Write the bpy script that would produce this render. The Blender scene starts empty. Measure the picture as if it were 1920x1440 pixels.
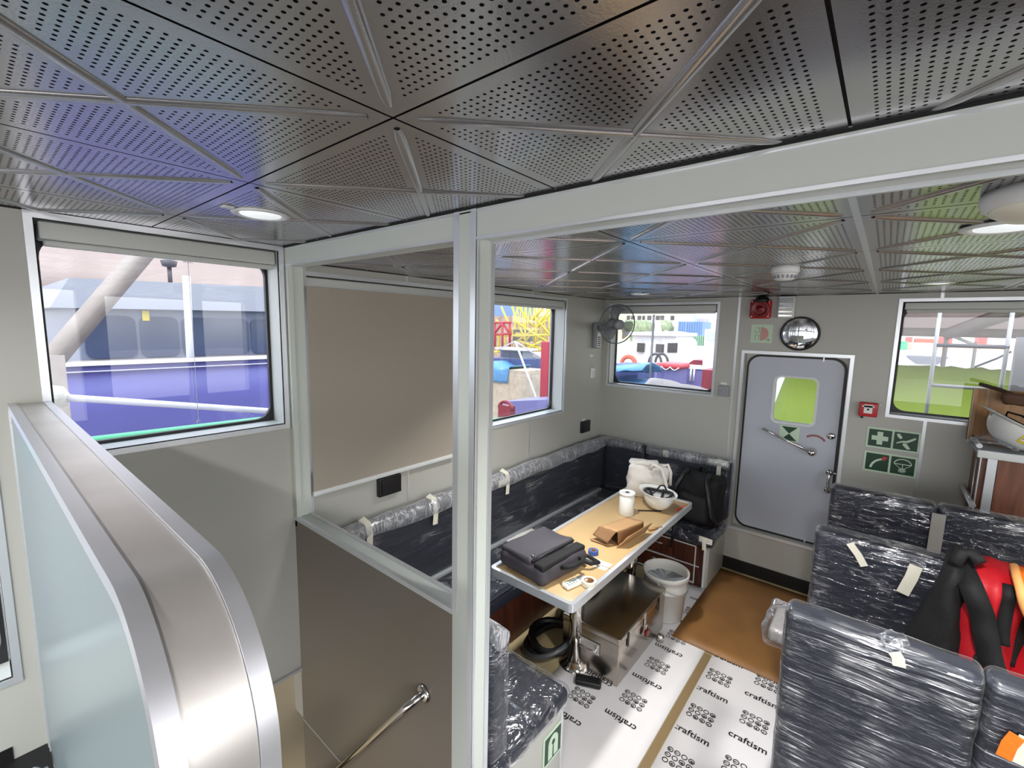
import bpy, bmesh, math, random
from mathutils import Vector, Matrix, noise
random.seed(7)
S = bpy.context.scene
PI = math.pi
R = math.radians

# ------------------------------------------------------------------ camera
CAM = Vector((0, 0, 2.063)); FPX = 851.0
YAW, PITCH, ROLL = R(-39.36), R(7.199), R(1.1887)
FW = Vector((math.sin(YAW)*math.cos(PITCH), math.cos(YAW)*math.cos(PITCH), -math.sin(PITCH)))
_r = Vector((math.cos(YAW), -math.sin(YAW), 0)); _u = _r.cross(FW)
RT = math.cos(ROLL)*_r + math.sin(ROLL)*_u
UP = -math.sin(ROLL)*_r + math.cos(ROLL)*_u
cd = bpy.data.cameras.new('camera'); cam = bpy.data.objects.new('camera', cd)
S.collection.objects.link(cam); S.camera = cam
cam.matrix_world = Matrix(((RT.x, UP.x, -FW.x, CAM.x), (RT.y, UP.y, -FW.y, CAM.y), (RT.z, UP.z, -FW.z, CAM.z), (0, 0, 0, 1)))
cd.sensor_fit = 'HORIZONTAL'; cd.sensor_width = 36; cd.lens = 36*FPX/1920; cd.clip_start = .02; cd.clip_end = 500

def at(px, py, ax, val):
    """point of the real plane ax = val that is seen at a pixel of the photograph"""
    d = FW + RT*((px-960)/FPX) - UP*((py-720)/FPX)
    i = 'XYZ'.index(ax); return CAM + d*((val-CAM[i])/d[i])

# ------------------------------------------------------------------ world, exposure
w = bpy.data.worlds.new('sky'); S.world = w; w.use_nodes = True
nt = w.node_tree; nt.nodes.clear()
o_ = nt.nodes.new('ShaderNodeOutputWorld'); bg = nt.nodes.new('ShaderNodeBackground')
tc = nt.nodes.new('ShaderNodeTexCoord'); sp = nt.nodes.new('ShaderNodeSeparateXYZ'); cr = nt.nodes.new('ShaderNodeValToRGB')
mr = nt.nodes.new('ShaderNodeMapRange'); mr.inputs[1].default_value = -1; mr.inputs[2].default_value = 1
nt.links.new(tc.outputs['Generated'], sp.inputs[0]); nt.links.new(sp.outputs[2], mr.inputs[0]); nt.links.new(mr.outputs[0], cr.inputs[0])
e = cr.color_ramp.elements
e[0].position = .0; e[0].color = (.30, .29, .28, 1)
e[1].position = 1; e[1].color = (.80, .92, 1.08, 1)
x = e.new(.48); x.color = (.42, .42, .41, 1)
x = e.new(.52); x.color = (1.0, 1.0, .99, 1)
bg.inputs[1].default_value = 3.9
nt.links.new(cr.outputs[0], bg.inputs[0]); nt.links.new(bg.outputs[0], o_.inputs[0])
sd = bpy.data.lights.new('sun', 'SUN'); sd.energy = 2.2; sd.angle = R(25); sd.color = (1, .96, .9)
sun = bpy.data.objects.new('sun', sd); S.collection.objects.link(sun); sun.rotation_euler = (R(38), R(8), R(25))
vs = S.view_settings
vs.view_transform = 'Standard'; vs.look = 'None'; vs.gamma = 1; vs.use_curve_mapping = False
vs.exposure = 0.55
S.display_settings.display_device = 'sRGB'
try:
    S.cycles.use_denoising = True
    S.cycles.max_bounces = 8; S.cycles.transparent_max_bounces = 16; S.cycles.caustics_reflective = False; S.cycles.caustics_refractive = False
    S.cycles.sample_clamp_indirect = 6
except Exception:
    pass

# ------------------------------------------------------------------ materials
def lin(c):
    if isinstance(c, str): c = [int(c[i:i+2], 16)/255 for i in (0, 2, 4)]
    else: c = [k/255 for k in c]
    return tuple((k/12.92 if k <= .04045 else ((k+.055)/1.055)**2.4) for k in c) + (1,)
class N:
    def __init__(s, m): s.t = m.node_tree
    def n(s, ty, ins=None, **kw):
        nd = s.t.nodes.new('ShaderNode'+ty)
        for k, v in kw.items(): setattr(nd, k, v)
        for k, v in (ins or {}).items():
            if hasattr(v, 'node'): s.t.links.new(v, nd.inputs[k])
            else: nd.inputs[k].default_value = v
        return nd
    def m(s, op, a, b=None, c=None):
        ins = {0: a}
        if b is not None: ins[1] = b
        if c is not None: ins[2] = c
        return s.n('Math', ins, operation=op).outputs[0]
def P(name, col, rough=.5, metal=0, spec=.5, bump=0, bscale=40, coat=0, emit=0, var=0, vscale=6, alpha=1, stretch=None, sheen=0):
    m = bpy.data.materials.new(name); m.use_nodes = True
    b = m.node_tree.nodes['Principled BSDF']; g = N(m)
    b.inputs['Base Color'].default_value = lin(col); b.inputs['Roughness'].default_value = rough
    b.inputs['Metallic'].default_value = metal; b.inputs['Specular IOR Level'].default_value = spec
    b.inputs['Coat Weight'].default_value = coat; b.inputs['Coat Roughness'].default_value = .12
    b.inputs['Sheen Weight'].default_value = sheen
    b.inputs['Alpha'].default_value = alpha
    if emit:
        b.inputs['Emission Color'].default_value = lin(col); b.inputs['Emission Strength'].default_value = emit
    if bump or var:
        tc = g.n('TexCoord'); co = tc.outputs['Object']
        if stretch: co = g.n('Mapping', {0: co, 3: stretch}).outputs[0]
    if var:
        nz = g.n('TexNoise', {'Vector': co, 'Scale': vscale, 'Detail': 5.0})
        c = lin(col); lo = tuple(max(0, k*(1-var)) for k in c[:3])+(1,); hi = tuple(min(1, k*(1+var)) for k in c[:3])+(1,)
        rp = g.n('ValToRGB', {0: nz.outputs[0]}); rp.color_ramp.elements[0].color = lo; rp.color_ramp.elements[1].color = hi
        rp.color_ramp.elements[0].position = .3; rp.color_ramp.elements[1].position = .7
        m.node_tree.links.new(rp.outputs[0], b.inputs['Base Color'])
    if bump:
        nz = g.n('TexNoise', {'Vector': co, 'Scale': bscale, 'Detail': 4.0})
        bp = g.n('Bump', {'Height': nz.outputs[0], 'Strength': bump, 'Distance': .01})
        m.node_tree.links.new(bp.outputs[0], b.inputs['Normal'])
    return m
def wood(name, a, b_, scale=1, rough=.4):
    m = bpy.data.materials.new(name); m.use_nodes = True; g = N(m); b = m.node_tree.nodes['Principled BSDF']
    co = g.n('Mapping', {0: g.n('TexCoord').outputs['Object'], 3: (9*scale, 9*scale, .9*scale)}).outputs[0]
    nz = g.n('TexNoise', {'Vector': co, 'Scale': 3.0, 'Detail': 6.0, 'Distortion': .6})
    rp = g.n('ValToRGB', {0: nz.outputs[0]}); rp.color_ramp.elements[0].color = lin(a); rp.color_ramp.elements[1].color = lin(b_)
    rp.color_ramp.elements[0].position = .35; rp.color_ramp.elements[1].position = .65
    m.node_tree.links.new(rp.outputs[0], b.inputs['Base Color']); b.inputs['Roughness'].default_value = rough
    return m
def ior(g, v):    # same Fresnel on both faces of a thin sheet
    return g.n('MapRange', {0: g.n('NewGeometry').outputs['Backfacing'], 3: v, 4: 1/v}).outputs[0]
def glass(name, tint, rough=0.0):
    m = bpy.data.materials.new(name); m.use_nodes = True; g = N(m); t = m.node_tree; t.nodes.clear()
    fr = g.n('Fresnel', {0: ior(g, 1.45)}); tr = g.n('BsdfTransparent', {0: lin(tint)}); gl = g.n('BsdfGlossy', {0: (1, 1, 1, 1), 1: rough})
    mx = g.n('MixShader', {0: fr.outputs[0], 1: tr.outputs[0], 2: gl.outputs[0]})
    g.n('OutputMaterial', {0: mx.outputs[0]}); return m
def film(name, rot=(0, 0, 0), stretch=(14, 14, 2.2), cover=.42, milky=.22, scale=2.2, rough=.16, lo=.42, haze=0.0):
    """clear stretch film: mostly see-through, with glossy creases"""
    m = bpy.data.materials.new(name); m.use_nodes = True; g = N(m); t = m.node_tree; t.nodes.clear()
    co = g.n('Mapping', {0: g.n('TexCoord').outputs['Object'], 2: rot, 3: stretch}).outputs[0]
    n1 = g.n('TexNoise', {'Vector': co, 'Scale': scale, 'Detail': 3.0, 'Roughness': .55, 'Distortion': .7}).outputs[0]
    rid = g.m('SUBTRACT', 1, g.m('MULTIPLY', g.m('ABSOLUTE', g.m('SUBTRACT', n1, .5)), 9.0))
    rid = g.m('MAXIMUM', rid, 0.0); rid = g.m('POWER', rid, 3.0)
    n2 = g.n('TexNoise', {'Vector': g.n('TexCoord').outputs['Object'], 'Scale': 5.0, 'Detail': 3.0}).outputs[0]
    msk = g.n('MapRange', {0: n2, 1: lo, 2: lo+.2}).outputs[0]
    bp = g.n('Bump', {'Height': n1, 'Strength': .8, 'Distance': .03}).outputs[0]
    fr = g.n('Fresnel', {0: ior(g, 1.45)}).outputs[0]
    fac = g.m('ADD', g.m('MULTIPLY', fr, 1.3), g.m('MULTIPLY', g.m('MULTIPLY', rid, msk), cover)); fac = g.m('ADD', fac, haze); fac = g.m('MINIMUM', fac, .9)
    tr = g.n('BsdfTransparent', {0: (.93, .94, .96, 1)})
    gl = g.n('BsdfGlossy', {0: (.95, .96, 1, 1), 1: rough, 'Normal': bp})
    df = g.n('BsdfDiffuse', {0: (.78, .8, .84, 1), 'Normal': bp})
    gd = g.n('MixShader', {0: milky, 1: gl.outputs[0], 2: df.outputs[0]})
    mx = g.n('MixShader', {0: fac, 1: tr.outputs[0], 2: gd.outputs[0]})
    g.n('OutputMaterial', {0: mx.outputs[0]}); return m
def ceiling_mat(name, x0, y0, holes):
    m = bpy.data.materials.new(name); m.use_nodes = True; g = N(m); b = m.node_tree.nodes['Principled BSDF']
    b.inputs['Metallic'].default_value = .85; b.inputs['Roughness'].default_value = .21
    base = (.46, .445, .45, 1); b.inputs['IOR'].default_value = 1.85
    b.inputs['Base Color'].default_value = base
    co = g.n('TexCoord').outputs['Object']; s = g.n('SeparateXYZ', {0: co}); X, Y = s.outputs[0], s.outputs[1]
    nz = g.n('TexNoise', {'Vector': g.n('Mapping', {0: co, 3: (1, 1, 1)}).outputs[0], 'Scale': 260.0, 'Detail': 2.0}).outputs[0]
    bp = g.n('Bump', {'Height': nz, 'Strength': .02, 'Distance': .01}); m.node_tree.links.new(bp.outputs[0], b.inputs['Normal'])
    if holes:
        u = g.m('FRACT', g.m('DIVIDE', g.m('SUBTRACT', X, x0-60), .6)); v = g.m('FRACT', g.m('DIVIDE', g.m('SUBTRACT', Y, y0-60), .6))
        ed = g.m('MINIMUM', g.m('MINIMUM', u, g.m('SUBTRACT', 1, u)), g.m('MINIMUM', v, g.m('SUBTRACT', 1, v)))
        dg = g.m('MINIMUM', g.m('ABSOLUTE', g.m('SUBTRACT', u, v)), g.m('ABSOLUTE', g.m('SUBTRACT', g.m('ADD', u, v), 1)))
        ok = g.m('MULTIPLY', g.m('GREATER_THAN', ed, .05), g.m('GREATER_THAN', dg, .06))
        pu = g.m('SUBTRACT', g.m('FRACT', g.m('MULTIPLY', u, 42.0)), .5); pv = g.m('SUBTRACT', g.m('FRACT', g.m('MULTIPLY', v, 42.0)), .5)
        rr = g.m('ADD', g.m('MULTIPLY', pu, pu), g.m('MULTIPLY', pv, pv))
        hole = g.m('MULTIPLY', g.m('LESS_THAN', rr, .040), ok)
        mx = g.n('Mix', {0: hole, 6: base, 7: (.008, .008, .01, 1)}, data_type='RGBA')
        m.node_tree.links.new(mx.outputs[2], b.inputs['Base Color'])
        m.node_tree.links.new(g.m('MULTIPLY_ADD', hole, -.85, .85), b.inputs['Metallic'])
        m.node_tree.links.new(g.m('MULTIPLY_ADD', hole, -.5, .5), b.inputs['Specular IOR Level'])
    return m
M = dict(
    part=P('partition_panel', (124, 115, 104), .3, bump=.02, bscale=300),
    wall=P('wall_panel_grey', (186, 186, 179), .36, bump=.02, bscale=300),
    header=P('header_grey', (208, 214, 207), .4),
    alu=P('aluminium_trim', (222, 226, 230), .28, .55),
    white=P('white_powder_coat', (225, 228, 228), .4),
    whitep=P('white_plastic', (232, 234, 232), .35),
    ceil=ceiling_mat('perforated_ceiling_metal', -.083, .5, True),
    ceilf=ceiling_mat('perforated_ceiling_metal_far', -.086, 1.42, True),
    rib=ceiling_mat('ceiling_rib_metal', 0, 0, False),
    gap=P('dark_gap', (14, 14, 16), .8),
    steel=P('brushed_steel', (220, 216, 212), .40, .75, bump=.03, bscale=60, var=.07, vscale=7),
    strip=P('bright_edge_strip', (222, 224, 230), .36, .75),
    chrome=P('chrome', (215, 212, 208), .12, 1),
    chest=P('stainless_sheet', (188, 180, 170), .22, 1, bump=.03, bscale=9),
    frost=P('frosted_glass_panel', (134, 146, 149), .28, 0, .3),
    gasket=P('black_rubber', (16, 17, 22), .45),
    black=P('black_plastic', (20, 20, 22), .4),
    blackm=P('black_fabric', (17, 17, 19), .75, bump=.15, bscale=120),
    bag=P('charcoal_nylon', (66, 62, 69), .55, bump=.2, bscale=260),
    navy=P('navy_upholstery', (26, 30, 44), .55, bump=.08, bscale=150),
    glass=glass('tinted_window_glass', (226, 228, 232)),
    mirror=P('mirror_glass', (235, 240, 245), .02, 1),
    blind=P('roller_blind_fabric', (172, 163, 150), .8, bump=.05, bscale=500),
    blindc=P('blind_cassette', (205, 208, 204), .42),
    floor=P('pale_floor', (176, 160, 122), .6, var=.12),
    deck=P('black_deck', (14, 15, 16), .6),
    paper=P('printed_floor_paper', (236, 233, 234), .55, bump=.12, bscale=14, var=.05, vscale=3),
    ink=P('black_ink', (18, 17, 18), .6),
    brown=P('brown_hardboard', (150, 106, 58), .5, var=.22, vscale=3),
    skirt=P('dark_skirting', (12, 10, 10), .5),
    wood=wood('walnut_laminate', (92, 52, 36), (128, 78, 54)),
    woodr=wood('red_brown_laminate', (62, 30, 20), (96, 50, 34)),
    woodl=wood('light_wood', (150, 108, 66), (184, 140, 92)),
    tabtop=P('tan_table_laminate', (198, 168, 122), .28, var=.06, vscale=2),
    card=P('brown_cardboard', (176, 138, 96), .8, var=.08),
    cardi=P('cardboard_inside', (132, 98, 64), .85),
    door=P('door_grey_paint', (192, 197, 208), .38, var=.03, vscale=1.5),
    red=P('red_plastic', (190, 14, 24), .35), redd=P('dark_red_plastic', (120, 8, 14), .3),
    redc=P('red_fabric', (196, 22, 36), .55, bump=.7, bscale=10),
    orange=P('orange_fabric', (244, 120, 24), .6, bump=.15, bscale=60),
    green=P('sign_dark_green', (18, 62, 42), .45), pale=P('sign_pale_green', (205, 228, 202), .45),
    signred=P('sign_red', (196, 60, 66), .5), signink=P('sign_grey_green', (150, 165, 150), .5),
    pink=P('sign_faded_red', (206, 158, 146), .5),
    tape=P('masking_tape', (226, 222, 206), .6), greyt=P('grey_tape', (150, 146, 142), .5),
    blue=P('blue_tape', (46, 84, 160), .5),
    lampd=P('lamp_diffuser', (238, 244, 246), .4, emit=.5),
    fan=P('fan_grey_plastic', (150, 154, 158), .4), fanr=P('fan_rim', (92, 100, 108), .35),
    blade=P('fan_blade_smoke', (120, 126, 134), .25, alpha=.55),
    pail=P('white_bucket_plastic', (214, 212, 206), .4, var=.05),
    paint=P('pale_blue_grey_paint', (176, 184, 192), .5),
    cloth=P('white_cloth', (226, 222, 216), .8, bump=.3, bscale=25),
    paperw=P('white_paper', (238, 238, 236), .7),
    yellow=P('yellow_paint', (236, 208, 40), .5),
    film1=film('clear_film_fine', (0, R(-24), 0), (3.2, 5, 15), .75, .25, 2.4, .14, .47),
    film5=film('clear_film_bunched', (0, 0, 0), (11, 11, 2.0), .40, .75, 2.0, .22, .28, .20),
    film4=film('clear_film_folds', (R(6), R(5), 0), (1.3, 1.3, 11), .5, .3, 1.8, .16, .50),
    film2=film('clear_film_streak', (0, R(28), 0), (1.3, 5, 20), .75, .25, 1.9, .13, .47),
    film3=film('clear_film_loose', (0, 0, R(20)), (7, 5, 7), .75, .25, 2.0),
    bag_clear=film('clear_plastic_bag', (0, 0, 0), (9, 9, 5), .6, .3, 2.0),
    cardoc=P('blank', (200, 200, 200), .5),
)
def PX(name, col, rough=.5, **k):   # outdoor colours, overexposed daylight haze mixed in, darkened to balance the interior
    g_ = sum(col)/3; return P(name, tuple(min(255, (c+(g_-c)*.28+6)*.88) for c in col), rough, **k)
X = dict(   # outside
    hull=PX('blue_hull_paint', (88, 86, 186), .35, var=.08, vscale=.8), hullw=PX('white_hull_paint', (238, 238, 238), .4),
    hullr=PX('red_hull_paint', (168, 34, 48), .5), green=PX('green_rail_paint', (60, 214, 132), .4),
    pole=PX('pale_pole', (214, 208, 224), .35), rope=PX('cream_rope', (236, 226, 204), .9, bump=.6, bscale=60),
    sup=PX('pale_grey_superstructure', (150, 154, 164), .5), win=PX('dark_bridge_glass', (58, 72, 104), .12),
    beam=PX('beige_beam', (176, 160, 146), .7, var=.12), awn=PX('beige_awning_cloth', (198, 172, 158), .85, var=.08, vscale=.7),
    quay=PX('pale_quay', (206, 192, 184), .9, var=.1, vscale=.4), yel=PX('crane_yellow', (244, 212, 20), .5),
    red=PX('bollard_red', (214, 20, 46), .5), tarp=PX('blue_tarp', (64, 148, 214), .55, bump=.6, bscale=3),
    tarpd=PX('dark_blue_tarp', (52, 74, 150), .6), crate=PX('pale_crate_wood', (206, 184, 150), .8, var=.2, vscale=5),
    lime=PX('lime_green_tarp', (150, 182, 40), .6, bump=.5, bscale=1.6, var=.06, vscale=1), net=PX('grey_net', (190, 180, 160), .9, var=.35, vscale=14, bump=1, bscale=14),
    cream=PX('cream_wall', (228, 216, 176), .8), bluec=PX('blue_container', (100, 144, 206), .6), greenf=PX('green_fence', (140, 190, 150), .7),
    sand=PX('sand_heap', (222, 200, 158), .95, var=.12), tree=PX('tree_green', (150, 164, 112), .9, var=.4, vscale=2, bump=1, bscale=3),
    wdark=PX('dark_window', (74, 70, 66), .3), raft=PX('red_raft', (226, 36, 44), .5), grey=PX('grey_panel', (190, 184, 188), .6),
    rail=PX('grey_rail', (208, 206, 204), .35), raild=PX('dark_grey_rail', (96, 96, 108), .4), orange=PX('orange_float', (232, 92, 60), .7),
    lav=PX('lavender_hull', (120, 116, 190), .5),
)

# ------------------------------------------------------------------ mesh building
class MB:
    def __init__(s): s.v = []; s.f = []; s.mi = []; s.sm = []
    def add(s, vs, fs, mat=0, smooth=False):
        b = len(s.v); s.v += [tuple(p) for p in vs]
        for f in fs: s.f.append([i+b for i in f]); s.mi.append(mat); s.sm.append(smooth)
        return s
    def box(s, lo, hi, mat=0, T=None):
        (a, b, c), (d, e_, f) = lo, hi
        vs = [Vector(p) for p in ((a, b, c), (d, b, c), (d, e_, c), (a, e_, c), (a, b, f), (d, b, f), (d, e_, f), (a, e_, f))]
        if T: vs = [T @ p for p in vs]
        return s.add(vs, [(0, 3, 2, 1), (4, 5, 6, 7), (0, 1, 5, 4), (1, 2, 6, 5), (2, 3, 7, 6), (3, 0, 4, 7)], mat)
    def rbox(s, lo, hi, r=.01, n=(4, 4, 4), mat=0, T=None, disp=None, seg=3):
        lo = Vector(lo); hi = Vector(hi); c = (lo+hi)/2; h = (hi-lo)/2; r = min(r, *h)
        ax = []
        for i in range(3):
            e_ = [h[i]-r+r*math.tan(PI/4*k/seg) for k in range(seg+1)]
            mid = [-(h[i]-r)+2*(h[i]-r)*k/n[i] for k in range(1, n[i])] if n[i] > 1 else []
            ax.append([-q for q in reversed(e_)]+mid+e_)
        idx = {}; vs = []; fs = []
        def vid(p):
            k = tuple(round(q, 6) for q in p)
            if k not in idx:
                p = Vector(p); inn = Vector([max(-(h[i]-r), min(h[i]-r, p[i])) for i in range(3)]); d = p-inn
                nn = d.normalized() if d.length > 1e-9 else Vector((0, 0, 1)); q = inn+nn*r if d.length > 1e-9 else p
                if disp: q = q+nn*disp(q+c, nn)
                q = q+c; idx[k] = len(vs); vs.append(T @ q if T else q)
            return idx[k]
        for a in range(3):
            b, d = (a+1) % 3, (a+2) % 3
            for sg in (-1, 1):
                for i in range(len(ax[b])-1):
                    for j in range(len(ax[d])-1):
                        q = []
                        for (u, v) in ((i, j), (i+1, j), (i+1, j+1), (i, j+1)):
                            p = [0, 0, 0]; p[a] = sg*h[a]; p[b] = ax[b][u]; p[d] = ax[d][v]; q.append(vid(p))
                        if sg < 0: q.reverse()
                        if len(set(q)) > 2: fs.append(q)
        return s.add(vs, fs, mat, True)
    def tube(s, pts, r, n=10, mat=0, cap=True, closed=False):
        pts = [Vector(p) for p in pts]; L = len(pts); rr = r if isinstance(r, (list, tuple)) else [r]*L
        vs = []; fs = []; prev = None
        for i, p in enumerate(pts):
            if closed: t = pts[(i+1) % L]-pts[i-1]
            else: t = pts[min(i+1, L-1)]-pts[max(i-1, 0)]
            t.normalize()
            if prev is None:
                a = Vector((0, 0, 1)) if abs(t.z) < .9 else Vector((1, 0, 0)); a = (a-t*a.dot(t)).normalized()
            else: a = (prev-t*prev.dot(t)).normalized()
            prev = a; b = t.cross(a)
            vs += [p+(a*math.cos(2*PI*k/n)+b*math.sin(2*PI*k/n))*rr[i] for k in range(n)]
        for i in range(L if closed else L-1):
            i2 = (i+1) % L
            fs += [(i*n+k, i*n+(k+1) % n, i2*n+(k+1) % n, i2*n+k) for k in range(n)]
        s.add(vs, fs, mat, True)
        if cap and not closed:
            b = len(s.v)-len(vs)
            s.f.append([b+k for k in reversed(range(n))]); s.mi.append(mat); s.sm.append(False)
            s.f.append([b+(L-1)*n+k for k in range(n)]); s.mi.append(mat); s.sm.append(False)
        return s
    def lathe(s, prof, c=(0, 0, 0), n=32, mat=0, T=None, smooth=True, disp=None):
        c = Vector(c); vs = []; fs = []
        for (r, z) in prof:
            for k in range(n):
                a = 2*PI*k/n; p = Vector((r*math.cos(a), r*math.sin(a), z))
                if disp: p = p+disp(p)
                vs.append((T @ p if T else p)+c)
        for i in range(len(prof)-1):
            fs += [(i*n+k, i*n+(k+1) % n, (i+1)*n+(k+1) % n, (i+1)*n+k) for k in range(n)]
        s.add(vs, fs, mat, smooth); b = len(s.v)-len(vs)
        for i, rev in ((0, True), (len(prof)-1, False)):
            if prof[i][0] > 1e-5:
                q = [b+i*n+k for k in range(n)]
                if rev: q.reverse()
                s.f.append(q); s.mi.append(mat); s.sm.append(False)
        return s
    def prism(s, poly, fn, d, mat=0):
        """poly 2D -> fn(u, v, w) with w in (0, d)"""
        n = len(poly); vs = [fn(u, v, 0) for u, v in poly]+[fn(u, v, d) for u, v in poly]
        fs = [list(reversed(range(n))), list(range(n, 2*n))]+[(i, (i+1) % n, n+(i+1) % n, n+i) for i in range(n)]
        return s.add(vs, fs, mat)
    def ring(s, outer, inner, fn, d, mat=0):
        n = len(outer); vs = []
        for w_ in (0, d):
            vs += [fn(u, v, w_) for u, v in outer]+[fn(u, v, w_) for u, v in inner]
        fs = []
        for i in range(n):
            j = (i+1) % n
            fs += [(i, n+i, n+j, j), (2*n+i, 2*n+j, 3*n+j, 3*n+i), (i, j, 2*n+j, 2*n+i), (n+i, 3*n+i, 3*n+j, n+j)]
        return s.add(vs, fs, mat)
    def grid(s, fn, nu, nv, mat=0, smooth=True, th=0):
        vs = [Vector(fn(i/nu, j/nv)) for j in range(nv+1) for i in range(nu+1)]
        q = lambda i, j: j*(nu+1)+i
        fs = [(q(i, j), q(i+1, j), q(i+1, j+1), q(i, j+1)) for j in range(nv) for i in range(nu)]
        if th:
            nn = [Vector() for _ in vs]
            for f in fs:
                a = (vs[f[1]]-vs[f[0]]).cross(vs[f[3]]-vs[f[0]])
                for i in f: nn[i] += a
            L = len(vs); vs2 = [p-(k.normalized() if k.length > 0 else Vector((0, 0, 1)))*th for p, k in zip(vs, nn)]
            fs2 = [tuple(L+i for i in reversed(f)) for f in fs]
            bd = [q(i, 0) for i in range(nu)]+[q(nu, j) for j in range(nv)]+[q(i, nv) for i in range(nu, 0, -1)]+[q(0, j) for j in range(nv, 0, -1)]
            side = [(bd[k], L+bd[k], L+bd[(k+1) % len(bd)], bd[(k+1) % len(bd)]) for k in range(len(bd))]
            return s.add(vs+vs2, fs+fs2+side, mat, smooth)
        return s.add(vs, fs, mat, smooth)
    def xf(s, T): s.v = [tuple(T @ Vector(p)) for p in s.v]; return s
def rrect(u0, v0, u1, v1, r, n=6):
    out = []
    for cx, cy, a in ((u1-r, v1-r, 0), (u0+r, v1-r, 90), (u0+r, v0+r, 180), (u1-r, v0+r, 270)):
        out += [(cx+r*math.cos(R(a+90*k/n)), cy+r*math.sin(R(a+90*k/n))) for k in range(n+1)]
    return out
def circ(cx, cy, r, n=24, a0=0, a1=360):
    return [(cx+r*math.cos(R(a0+(a1-a0)*k/n)), cy+r*math.sin(R(a0+(a1-a0)*k/n))) for k in range(n+(0 if a1-a0 == 360 else 1))]
def nz(p, s=1.0): return noise.noise(Vector(p)*s)
def link(o): S.collection.objects.link(o)
def mesh(name, mb, mats):
    me = bpy.data.meshes.new(name); me.from_pydata(mb.v, [], mb.f)
    for m in (mats if isinstance(mats, (list, tuple)) else [mats]): me.materials.append(m)
    me.polygons.foreach_set('material_index', mb.mi); me.polygons.foreach_set('use_smooth', mb.sm); me.update()
    bm = bmesh.new(); bm.from_mesh(me); bmesh.ops.remove_doubles(bm, verts=bm.verts, dist=1e-5); bmesh.ops.recalc_face_normals(bm, faces=bm.faces); bm.to_mesh(me); bm.free()
    return me
def root_loc(o):
    v = Vector(o.location)
    while o.parent: o = o.parent; v += Vector(o.location)
    return v
def obj(name, mb, mats, parent=None, world=True, label=None):
    if parent is not None and world: mb.xf(Matrix.Translation(-root_loc(parent)))
    o = bpy.data.objects.new(name, mesh(name, mb, mats)); link(o)
    if parent is not None: o.parent = parent
    if label: o['label'] = label
    return o
def base_of(mb):
    xs, ys, zs = zip(*mb.v); return Vector(((min(xs)+max(xs))/2, (min(ys)+max(ys))/2, min(zs)))
def single(name, mb, mats):
    b = base_of(mb); mb.xf(Matrix.Translation(-b)); o = obj(name, mb, mats); o.location = b; return o
def tag(o, label, cat, group=None, kind=None):
    o['label'] = label; o['category'] = cat
    if group: o['group'] = group
    if kind: o['kind'] = kind
    return o
def thing(name, label, cat, loc=(0, 0, 0), rotz=0, group=None):
    o = bpy.data.objects.new(name, None); link(o); o.empty_display_size = .05; o.location = loc; o.rotation_euler = (0, 0, rotz)
    return tag(o, label, cat, group)
def struct(name, mb, mats, parent=None):
    o = obj(name, mb, mats, parent)
    if parent is None: o['kind'] = 'structure'
    return o
def sroot(name, loc=(0, 0, 0)):
    o = bpy.data.objects.new(name, None); link(o); o.location = loc; o['kind'] = 'structure'; o.empty_display_size = .05; return o
def copy_tree(o, parent=None):
    c = o.copy(); link(c)
    if parent is not None: c.parent = parent
    for ch in list(o.children): copy_tree(ch, c)
    return c
def text_mb(txt, size, T, mat=0):
    cu = bpy.data.curves.new('t', 'FONT'); cu.body = txt; cu.size = size; cu.resolution_u = 3; cu.align_x = 'CENTER'; cu.offset = size*.012
    o = bpy.data.objects.new('t', cu); link(o); dg = bpy.context.evaluated_depsgraph_get(); dg.update()
    me = bpy.data.meshes.new_from_object(o.evaluated_get(dg)); mb = MB()
    mb.add([T @ v.co for v in me.vertices], [list(p.vertices) for p in me.polygons], mat)
    bpy.data.objects.remove(o); bpy.data.curves.remove(cu); bpy.data.meshes.remove(me); return mb
def merge(a, b): a.add(b.v, b.f, 0); a.mi[-len(b.mi):] = b.mi; a.sm[-len(b.sm):] = b.sm; return a

XL, YP, YB, ZC1, ZC2, ZD = -2.203, .996, 4.129, 2.410, 2.3475, .536
XR = 2.6
FL = lambda x: (lambda u, v, w_: Vector((x-w_, u, v)))      # on the left wall: u = y, v = z, w = outwards
FB = lambda y: (lambda u, v, w_: Vector((u, y+w_, v)))      # on the back wall: u = x, v = z

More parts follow.
